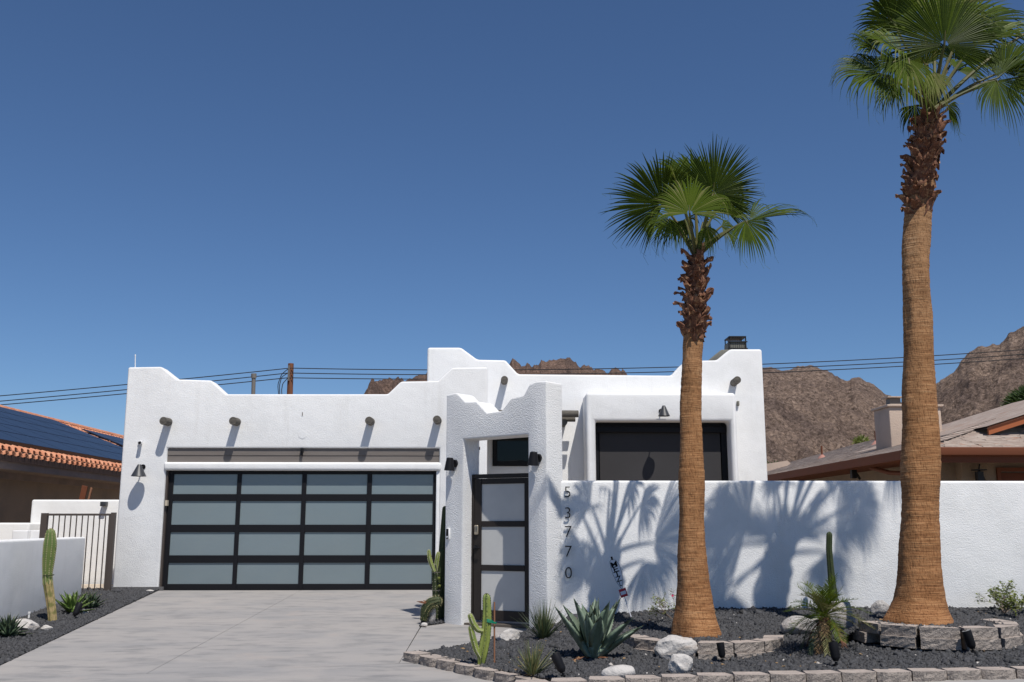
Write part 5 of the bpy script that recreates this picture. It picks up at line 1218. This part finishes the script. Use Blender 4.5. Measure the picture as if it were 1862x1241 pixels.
# tall green and corky cactus on the left
lb = PS(94, 1131, zl); Yc = lb.y; cl = thing('column_cactus', 'thick green column cactus with a corky base in front of the low left wall', 'cactus', lb)
ribbed(pathpx([(96, 1133), (94, 1110), (90, 1080), (87, 1060)], Yc), [.058, .058, .062, .064], 7, .22, 'cactus_cork', cl, 'corky_base')
o, e_ = ribbed(pathpx([(87, 1062), (86, 1045), (88, 1020), (91, 990), (92, 970)], Yc), [.064, .062, .080, .088, .062], 9, .24, 'cactus', cl, 'stem')
spines(e_, cl, .012, m='cactus_rib', prob=.9, areole=.006)
for py in (1046, 1060):
    p = P(88, py, Yc); mb = MB(); mb.tube([p+Vector((.068*math.cos(a), .068*math.sin(a), .004*math.sin(3*a))) for a in [i*math.pi/8 for i in range(17)]], .006, 6)
    if py == 1046: mb.build('tie_band', M['cactus_dark'], cl)
# slender dark cactus by the wall
b = PS(1516, 1091, zgr); Yc = 12.45; cl = thing('column_cactus', 'slender dark green column cactus against the garden wall between the palms', 'cactus', (P(1516, 1092, Yc).x, Yc, .1))
o, e_ = ribbed(pathpx([(1517, 1096), (1513, 1060), (1510, 1030), (1507.5, 1000), (1508, 973)], Yc), [.052, .046, .040, .038, .036], 6, .25, 'cactus_dark', cl)
spines(e_, cl, .006, m='cactus', prob=.7, areole=.003)
# light green two-armed cactus with stake
b = PS(876, 1211, zgr); Yc = b.y; cl = thing('column_cactus', 'bright yellow green cactus with two arms beside the wooden stake', 'cactus', b)
o, e_ = ribbed(pathpx([(874, 1213), (877, 1190), (883, 1160), (886, 1120), (885, 1088)], Yc), [.032, .054, .052, .049, .042], 6, .32, 'cactus_bright', cl, 'stem', n_per=6)
spines(e_, cl, .016, prob=.95, areole=0); spines(e_, cl, .004, m='cactus_dark', prob=.8, areole=.0045)
o, e_ = ribbed(pathpx([(879, 1148), (869, 1146), (860, 1133), (855.5, 1121)], Yc-.03), [.022, .028, .030, .027], 5, .32, 'cactus_bright', cl, 'arm')
spines(e_, cl, .014, prob=.9)
o, e_ = ribbed(pathpx([(874, 1196), (866, 1182), (860, 1160), (856, 1143)], Yc-.02), [.022, .030, .032, .026], 5, .32, 'cactus_bright', cl, 'arm')
spines(e_, cl, .014, prob=.9)
b = PS(899, 1210, zgr); st = MB(); st.tube([b-Vector((0, 0, .08)), P(899, 1095, b.y)], .0085, 8)
st.build('wooden_stake', M['stake'], label='thin redwood stake tied to the bright green cactus', cat='stake')
mb = MB(); c0 = P(886, 1128, Yc); c1 = P(900, 1134, Yc); 
for k in range(3): mb.tube([c0+Vector((-.048, -.0, .012*k-.01)), c0+Vector((0, -.052, .012*k-.012)), c0+Vector((.04, -.04, .01*k-.02)), c1+Vector((0, -.016, .004*k)), c1+Vector((.012, .0, .004*k))], .0045, 5)
mb.build('green_tie', M['green_tie'], label='green plastic tie holding the cactus to its stake', cat='plant tie')
# dark cluster at the pillar
zp = lambda x, y: zd(x, y)+.01
Yc = 14.15; cl = thing('column_cactus', 'very tall dark green cactus squeezed against the left entrance pillar', 'cactus', P(801, 1131, Yc))
o, e_ = ribbed(pathpx([(802, 1134), (803, 1080), (805, 1020), (807.5, 960), (809, 926)], Yc), [.085, .085, .072, .052, .04], 6, .25, 'cactus_dark', cl)
spines(e_, cl, .008, m='cactus', prob=.6, areole=.003)
Yc = 13.98; cl = thing('column_cactus', 'branching cactus with pale green tips left of the entrance pillar', 'cactus', P(793, 1105, Yc))
o, e_ = ribbed(pathpx([(791, 1125), (792, 1075), (791, 1045), (790, 1030)], Yc), [.04, .045, .04, .03], 5, .3, 'cactus_dark', cl)
spines(e_, cl, .02, prob=.7, areole=.004)
o, e_ = ribbed(pathpx([(790, 1040), (785, 1028), (781, 1015), (780, 1003)], Yc-.04), [.024, .028, .030, .024], 5, .3, 'cactus_bright', cl, 'arm'); spines(e_, cl, .02, prob=.8)
o, e_ = ribbed(pathpx([(792, 1038), (794, 1024), (796, 1012), (797, 1007)], Yc+.02), [.026, .03, .030, .024], 5, .3, 'cactus_bright', cl, 'arm'); spines(e_, cl, .02, prob=.8)
o, e_ = ribbed(pathpx([(797, 1060), (800, 1040), (803, 1015), (805, 1003)], Yc+.03), [.03, .034, .034, .03], 5, .3, 'cactus_dark', cl, 'arm')
for px, py in ((798, 1052), (799, 1066)):
    p = P(px, py, Yc-.05); bm_ = MB(); bm_.tube([p-Vector((0, 0, .02)), p-Vector((0, 0, .01)), p+Vector((0, 0, .01)), p+Vector((0, 0, .02))], [.008, .02, .02, .008], 10); bm_.build('fruit', M['frond_tip'], cl, smooth=True)
for py in (1041, 1074):
    mb = MB(); p = P(793, py, Yc); mb.tube([p+Vector((.055*math.cos(a), .055*math.sin(a), 0)) for a in [i*math.pi/8 for i in range(17)]], .004, 5); mb.build('tie_wire', M['vent'], cl)
Yc = 13.75; cl = thing('curled_cactus', 'low curled dark spiny cactus leaning out over the driveway edge', 'cactus', P(772, 1130, Yc))
o, e_ = ribbed(pathpx([(770, 1129), (774, 1108), (783, 1097), (795, 1094)], Yc), [.045, .07, .075, .065], 10, .18, 'cactus_dark', cl); spines(e_, cl, .035, prob=1, w=.0015, m='cactus_rib', areole=0)
mb = MB(); p = P(778, 1097, Yc-.05)
for k, (a, l) in enumerate(((2.9, .16), (2.4, .09), (1.7, .09))): 
    d = Vector((math.cos(a), -.1, math.sin(a)*.6+.0))*l; s = Vector((0, 0, .016)); mb.add([p-s*.4, p+d*.5+s, p+d, p+d*.5-s], [(0, 1, 2, 3)])
mb.build('dry_bract', M['boot'], cl)

# ================================================================== AGAVES, YUCCAS, SHRUBS
def leaf_blade(mb, base, direction, length, width, bend=.2, cup=.35, thick=.006, seg=8, tw=0, tipx=1.0, prof=None):
    d = Vector(direction).normalized(); s = d.cross(Vector((0, 0, 1)))
    if s.length < 1e-3: s = Vector((1, 0, 0))
    s.normalize(); n = s.cross(d); V = []; dirv = d.copy(); p = Vector(base)
    for k in range(seg+1):
        t = k/seg; w = width*(prof(t) if prof else (.55+1.0*t if t < .45 else (1-t)/.55))*.5
        w = max(w, .0006); th = thick*(1-.8*t)
        V += [p-s*w+n*cup*w, p-s*w*.5+n*cup*.12*w, p, p+s*w*.5+n*cup*.12*w, p+s*w+n*cup*w, p-n*th*3-n*.0]
        dirv = (dirv+Vector((0, 0, -1))*bend/seg).normalized(); n = s.cross(dirv); p = p+dirv*length/seg
    F = []
    for k in range(seg):
        a = 6*k; b = a+6
        for j in range(4): F.append((a+j, a+j+1, b+j+1, b+j))
        F += [(a+4, a+5, b+5, b+4), (a+5, a, b, b+5)]
    mb.add(V, F); return V
def agave(px, py, zf, label, R, n, m, seed, w=.09, elev=(15, 85), ctr=None, name='agave', edge=True, dead=2, wide=1.0):
    b = PS(px, py, zf); b.z = zf(b.x, b.y); rd = random.Random(seed); t = thing(name, label, 'agave', b)
    pr = lambda t_: (.62+.55*math.sin(min(1, t_/.55)*math.pi/2)) if t_ < .5 else (1.17*(1-((t_-.5)/.5)**1.5))+.0
    for i in range(n):
        f = i/max(n-1, 1); el = math.radians(lerp(elev[0], elev[1], f**.8)+rd.uniform(-5, 5)); az = i*2.39996+rd.uniform(-.15, .15)
        d = Vector((math.cos(az)*math.cos(el)*wide, math.sin(az)*math.cos(el), math.sin(el))); L = R*rd.uniform(.82, 1.05)*(1 if f < .8 else .9)
        mb = MB(); V = leaf_blade(mb, b+Vector((math.cos(az), math.sin(az), 0))*.03*(1-f)*R*2+Vector((0, 0, .02)), d, L, w*R*rd.uniform(.85, 1.1)*(1 if f < .75 else .8), bend=rd.uniform(-.35, .15) if f < .5 else rd.uniform(-.1, .15), cup=.55, thick=.010*R*2, prof=pr, seg=10)
        if edge:
            mb.cur = 1
            for k in range(1, 10):
                for j in (0, 4):
                    p = Vector(V[6*k+j]); q = Vector(V[6*k+6+j]); c_ = (p-Vector(V[6*k+2])).normalized()
                    mb.add([p, p.lerp(q, .22), p+c_*.006], [(0, 1, 2)])
            p = Vector(V[-4]); mb.add([p-Vector((.002, 0, 0)), p+Vector((.002, 0, 0)), p+(Vector(V[-4])-Vector(V[-10])).normalized()*.02], [(0, 1, 2)])
        mb.build('leaf', [M[m], M['agave_edge']], t, smooth=True)
    for k in range(dead):
        az = rd.uniform(0, 6.28) if k else 3.3; mb = MB(); leaf_blade(mb, b, (math.cos(az), math.sin(az)*.5-.3, .18), R*.5, w*R*.5, bend=.5, cup=1.0, thick=.004)
        mb.build('dry_leaf', M['boot'], t, smooth=True)
    return t
agave(1079, 1200, zgr, 'large blue green agave in the gravel below the house number', .60, 22, 'agave', 3, w=.22, elev=(32, 86), dead=4, wide=.9)
agave(14, 1160, zl, 'dark green agave at the far left edge of the left gravel strip', .27, 40, 'agave_dark', 5, w=.15, elev=(5, 85), dead=2)
agave(131, 1117, zl, 'bright green agave at the end of the low left wall', .33, 24, 'agave_green', 7, w=.20, elev=(8, 85), dead=3)
agave(163, 1108, zl, 'small dark green agave right of the bright green one', .25, 36, 'agave_dark', 9, w=.16, elev=(8, 85), dead=2)
def yucca(px, py, zf, label, R, n, seed, m='yucca', w=.011, spread=(25, 88), dry=.15, name='yucca'):
    b = PS(px, py, zf); b.z = zf(b.x, b.y); rd = random.Random(seed); t = thing(name, label, 'yucca', b); A = MB(); B_ = MB(); Dm = MB()
    for i in range(n):
        f = rd.random(); el = math.radians(lerp(spread[0], spread[1], f**.6)); az = rd.uniform(0, 6.283)
        d = Vector((math.cos(az)*math.cos(el), math.sin(az)*math.cos(el), math.sin(el)))
        leaf_blade(B_ if rd.random() < dry else A, b+Vector((math.cos(az), math.sin(az), 0))*rd.uniform(0, .035), d, R*rd.uniform(.55, 1.08), w*rd.uniform(.8, 1.2), bend=rd.uniform(-.15, .35), cup=.6, thick=.001, prof=lambda t_: 1.1*(1-t_**2.2)+.05, seg=5)
    for i in range(14):
        az = rd.uniform(0, 6.283); leaf_blade(Dm, b, (math.cos(az), math.sin(az), .35), R*.25, w*1.1, bend=.5, cup=.5, thick=.001, seg=4)
    A.build('leaves', M[m], t, kind='stuff'); B_.build('faded_leaves', M['yucca_dry'], t, kind='stuff'); Dm.build('dry_leaves', M['dry_leaf'], t, kind='stuff')
    return t
yucca(988, 1163, zgr, 'dark green spiky yucca between the gate and the big agave', .44, 170, 21, w=.0085)
yucca(968, 1228, zgr, 'small yellowing red yucca near the front curb', .31, 95, 22, w=.009, dry=.5, spread=(25, 88))
def shrub(base, H, W, label, seed, leaves, flower=0, name='leafy_shrub', dens=1.0, lsz=.016):
    rd = random.Random(seed); t = thing(name, label, 'shrub', base); br = MB(); lf = MB(); fl = MB(); tips = []
    def grow(p, d, L, r, dep):
        q = p+d*L*.5+Vector((rd.gauss(0, .01), rd.gauss(0, .01), 0)); e2 = p+d*L; br.tube([p, q, e2], [r, r*.85, r*.65], 5, caps=False)
        if dep == 0: tips.append((e2, d)); return
        for _ in range(3 if dep > 1 else 3):
            nd = (d+Vector((rd.gauss(0, .55), rd.gauss(0, .55), rd.gauss(.05, .35)))).normalized(); grow(e2, nd, L*rd.uniform(.55, .85), r*.62, dep-1)
        tips.append((e2, d))
    for _ in range(8):
        az = rd.uniform(0, 6.28); el = rd.uniform(.5, 1.25); d = Vector((math.cos(az)*math.cos(el)*W/H*1.3, math.sin(az)*math.cos(el)*W/H*1.3, math.sin(el))).normalized(); grow(Vector(base), d, H*.30, .006, 3)
    rd.shuffle(tips)
    for p, d in tips[:leaves]:
        for _ in range(rd.randint(2, 5)):
            c = p+Vector((rd.gauss(0, .018), rd.gauss(0, .018), rd.gauss(0, .015))); a = Vector((rd.gauss(0, 1), rd.gauss(0, 1), rd.gauss(0, .5))).normalized()*lsz; s = a.cross(Vector((rd.gauss(0, .4), rd.gauss(0, .4), 1))).normalized()*lsz*.55
            lf.add([c-a, c+s, c+a, c-s], [(0, 1, 2, 3)])
    br.build('branches', M['twig'], t); lf.build('leaves', M['shrub_leaf'], t, kind='stuff')
    if flower:
        p = P(flower[0], flower[1], base[1]-.03)
        for k in range(7):
            a = k*.9; d = Vector((math.cos(a), -.4, math.sin(a)))*.016; s = Vector((-math.sin(a), 0, math.cos(a)))*.009; fl.add([p, p+d*.6+s, p+d, p+d*.6-s], [(0, 1, 2, 3)])
        fl.build('flower', M['pink_flower'], t)
b = Vector((P(1226, 1108, 12.2).x, 12.2, zgr(2.2, 12.2))); shrub(b, .50, .46, 'sparse shrub with one pink flower behind the shorter palm trunk', 31, 130, (1223, 1083), 'flowering_shrub')
b = PS(1808, 1112, zgr); b = Vector((b.x, 12.45, zgr(b.x, 12.45))); shrub(b, .50, .50, 'leafy low shrub against the white wall at the right edge', 35, 520, lsz=.021)
# small date palm between the boulders
b = PS(1503, 1188, zgr); b.z = zgr(b.x, b.y); dp_ = thing('date_palm', 'small pygmy date palm with dry hanging fronds between granite boulders', 'small palm', b); rd = random.Random(44)
cz = .34; mb = MB(); mb.tube([b-Vector((0, 0, .03)), b+Vector((0, 0, .18)), b+Vector((0, 0, cz))], [.05, .045, .06], 14); mb.build('trunk', M['boot'], dp_)
mb = MB()
for k in range(150):
    a = rd.uniform(0, 6.28); z = rd.uniform(0, cz); r = .048; p = b+Vector((math.cos(a)*r, math.sin(a)*r, z)); d = Vector((math.cos(a)*.5, math.sin(a)*.5, .7))*.05; s = Vector((-math.sin(a), math.cos(a), 0))*.008
    mb.add([p-s, p+s, p+s*.6+d, p-s*.6+d], [(0, 1, 2, 3)])
mb.build('trunk_fibres', M['boot'], dp_, kind='stuff')
def pinnate(c, az, el, L, bend, m, wl=.10, n=26, seed=0):
    r2 = random.Random(seed); mb = MB(); p = c.copy(); d = Vector((math.cos(az)*math.cos(el), math.sin(az)*math.cos(el), math.sin(el))); pts = [p.copy()]
    for k in range(n):
        d = (d+Vector((0, 0, -bend/n))).normalized(); p = p+d*L/n; pts.append(p.copy())
        if k > 3:
            s = d.cross(Vector((0, 0, 1))).normalized(); up = s.cross(d); t = k/n; ll = wl*math.sin(min(1, .25+t*.9)*math.pi*.62+.35)*1.1
            for sg in (-1, 1):
                v = (s*sg*.75+d*.75+up*.28+Vector((r2.gauss(0, .1), r2.gauss(0, .1), r2.gauss(0, .1)))).normalized()*ll; w = up.cross(v).normalized()*.003
                mb.add([p-w, p+w, p+v*.6+w*.9-Vector((0, 0, .004)), p+v-Vector((0, 0, .012)), p+v*.6-w*.9-Vector((0, 0, .004))], [(0, 1, 2, 3, 4)])
    mb.tube(pts, [lerp(.006, .0015, i/n) for i in range(n+1)], 5); o = mb.build('frond', M[m], dp_); return o
ct = b+Vector((0, 0, cz))
for k in range(32): pinnate(ct+Vector((0, 0, .01)), k*2.39996, math.radians(lerp(5, 80, (k/32)**.8)), rd.uniform(.32, .46), rd.uniform(.7, 1.6), 'yucca_dry' if k % 5 == 0 else 'frond_light', .12, seed=k)
for k in range(20): pinnate(ct-Vector((0, 0, .03)), rd.uniform(0, 6.28), math.radians(rd.uniform(-45, 25)), rd.uniform(.24, .42), rd.uniform(1.2, 2.6), ('dry_leaf', 'yucca_dry', 'boot', 'yucca')[k % 4], .075, seed=50+k)

# ================================================================== SPOTLIGHTS, SIGN, SMALL THINGS
def spot(px, py, zf, label, az, tilt=.35, s=1.0, group='black garden spotlights in the gravel'):
    b = PS(px, py, zf); b.z = zf(b.x, b.y); L = thing('garden_spotlight', label, 'spotlight', b, group)
    d = Vector((math.cos(az)*math.sin(tilt), math.sin(az)*math.sin(tilt), math.cos(tilt)))
    mb = MB(); mb.tube([b-Vector((0, 0, .05)), b+Vector((0, 0, .045*s))], .012, 8); mb.tube([b+Vector((0, 0, .02)), b+Vector((0, 0, .035))], .022, 10); mb.build('stake', M['black_metal'], L)
    p = b+Vector((0, 0, .05*s)); mb = MB(); mb.tube([p, p+d*.02*s, p+d*.03*s, p+d*.085*s, p+d*.092*s, p+d*.145*s], [.018*s, .030*s, .034*s, .036*s, .038*s, .037*s], 18); h = mb.build('head', M['black_metal'], L, smooth='auto')
    mb = MB(); mb.tube([p+d*.138*s, p+d*.1455*s], .031*s, 18); mb.build('lens', M['glass'], h)
    mb = MB(); mb.tube([b+Vector((0, 0, .02)), b+Vector((-.08, .05, -.0)), b+Vector((-.14, .1, -.03))], .004, 5); mb.build('cable', M['wire'], L)
spot(1024, 1236, zgr, 'black spotlight below the big agave near the front curb', 2.6, .5, 1.15)
spot(1314, 1207, zgr, 'black spotlight in front of the left block ring', 2.2, .15, 1.0)
spot(1521, 1215, zgr, 'black spotlight in front of the small date palm', 1.8, .2, 1.15)
spot(1770, 1192, zgr, 'black spotlight in front of the right block ring', 2.9, .28, 1.15)
spot(135, 1128, zl, 'black spotlight beside the bright green agave on the left', 1.2, .5, 1.2)
b = PS(52, 1128, zl); mb = MB(); mb.tube([b-Vector((0, 0, .03)), b+Vector((0, 0, .085))], .013, 10); mb.tube([b+Vector((0, 0, .085)), b+Vector((0, 0, .11))], .018, 10)
mb.build('irrigation_pipe', M['white_plastic'], label='short white plastic pipe standing by the low left wall', cat='pipe')
# small pinwheel-like yard sign: a twisted lettered blade over a red label on a metal rod
YS = 12.55; sb = Vector((P(1147, 1126, YS).x, YS, .06)); st_ = P(1113, 1017, YS)
sg = thing('yard_sign', 'leaning yard sign with a lettered blade and a small red label by the garden wall', 'yard sign', sb)
ax_ = (st_-sb).normalized(); sx_ = ax_.cross(Vector((0, 1, 0))).normalized()*-1
mb = MB(); mb.tube([sb-ax_*.05, sb+ax_*(st_-sb).length*1.0], .0065, 8); mb.build('rod', M['sign_silver'], sg)
Ls = (st_-sb).length; mb = MB()
outl = [(.995, -.022), (.97, .035), (.86, .062), (.72, .060), (.60, .040), (.47, .004), (.47, -.004), (.60, -.036), (.74, -.05), (.88, -.048), (.97, -.04)]
mb.prism([sb+ax_*Ls*t+sx_*w+Vector((0, -.012, 0)) for t, w in outl], (0, .004, 0)); bl_ = mb.build('sign_blade', M['sign_silver'], sg)
mb = MB(); mb.tube([sb+ax_*Ls*t+sx_*w+Vector((0, -.012, 0)) for t, w in outl+outl[:1]], .002, 5, caps=False); mb.build('blade_edge', M['black_metal'], bl_)
for k, ch_ in enumerate('METZL'):
    t = .90-k*.085; w_ = float(np.interp(t, [.47, .6, .72, .86, .97], [.02, .075, .105, .105, .07]))
    rot = Matrix((( -sx_.x*-1, 0, ax_.x, 0), (0, -1, 0, 0), (sx_.z, 0, ax_.z, 0), (0, 0, 0, 1)))
    R3 = Matrix(((sx_.x, ax_.x, 0, 0), (0, 0, -1, 0), (sx_.z, ax_.z, 0, 0), (0, 0, 0, 1)))
    to = text_obj(ch_, .095 if k < 4 else .08, M['black_metal'], .001, 'letter', parent=bl_, thin=.001, mat4=Matrix.Translation(sb+ax_*Ls*t+Vector((0, -.0135, 0))) @ R3 @ Matrix.Diagonal((w_/.075, 1, 1, 1)))
mb = MB(); c = sb+ax_*Ls*.405; mb.obox(c+Vector((0, -.012, 0)), sx_*.045, (0, .003, 0), ax_*.05); rl = mb.build('red_label', M['red_paint'], sg, bevel=.004, seg=1)
mb = MB(); mb.obox(c+Vector((0, -.0165, 0)), sx_*.034, (0, .0012, 0), ax_*.020); mb.build('label_band', M['sign_silver'], rl)
mb = MB(); mb.tube([st_-ax_*.01, st_+ax_*.03], .012, 8); mb.build('rod_cap', M['black_metal'], sg)
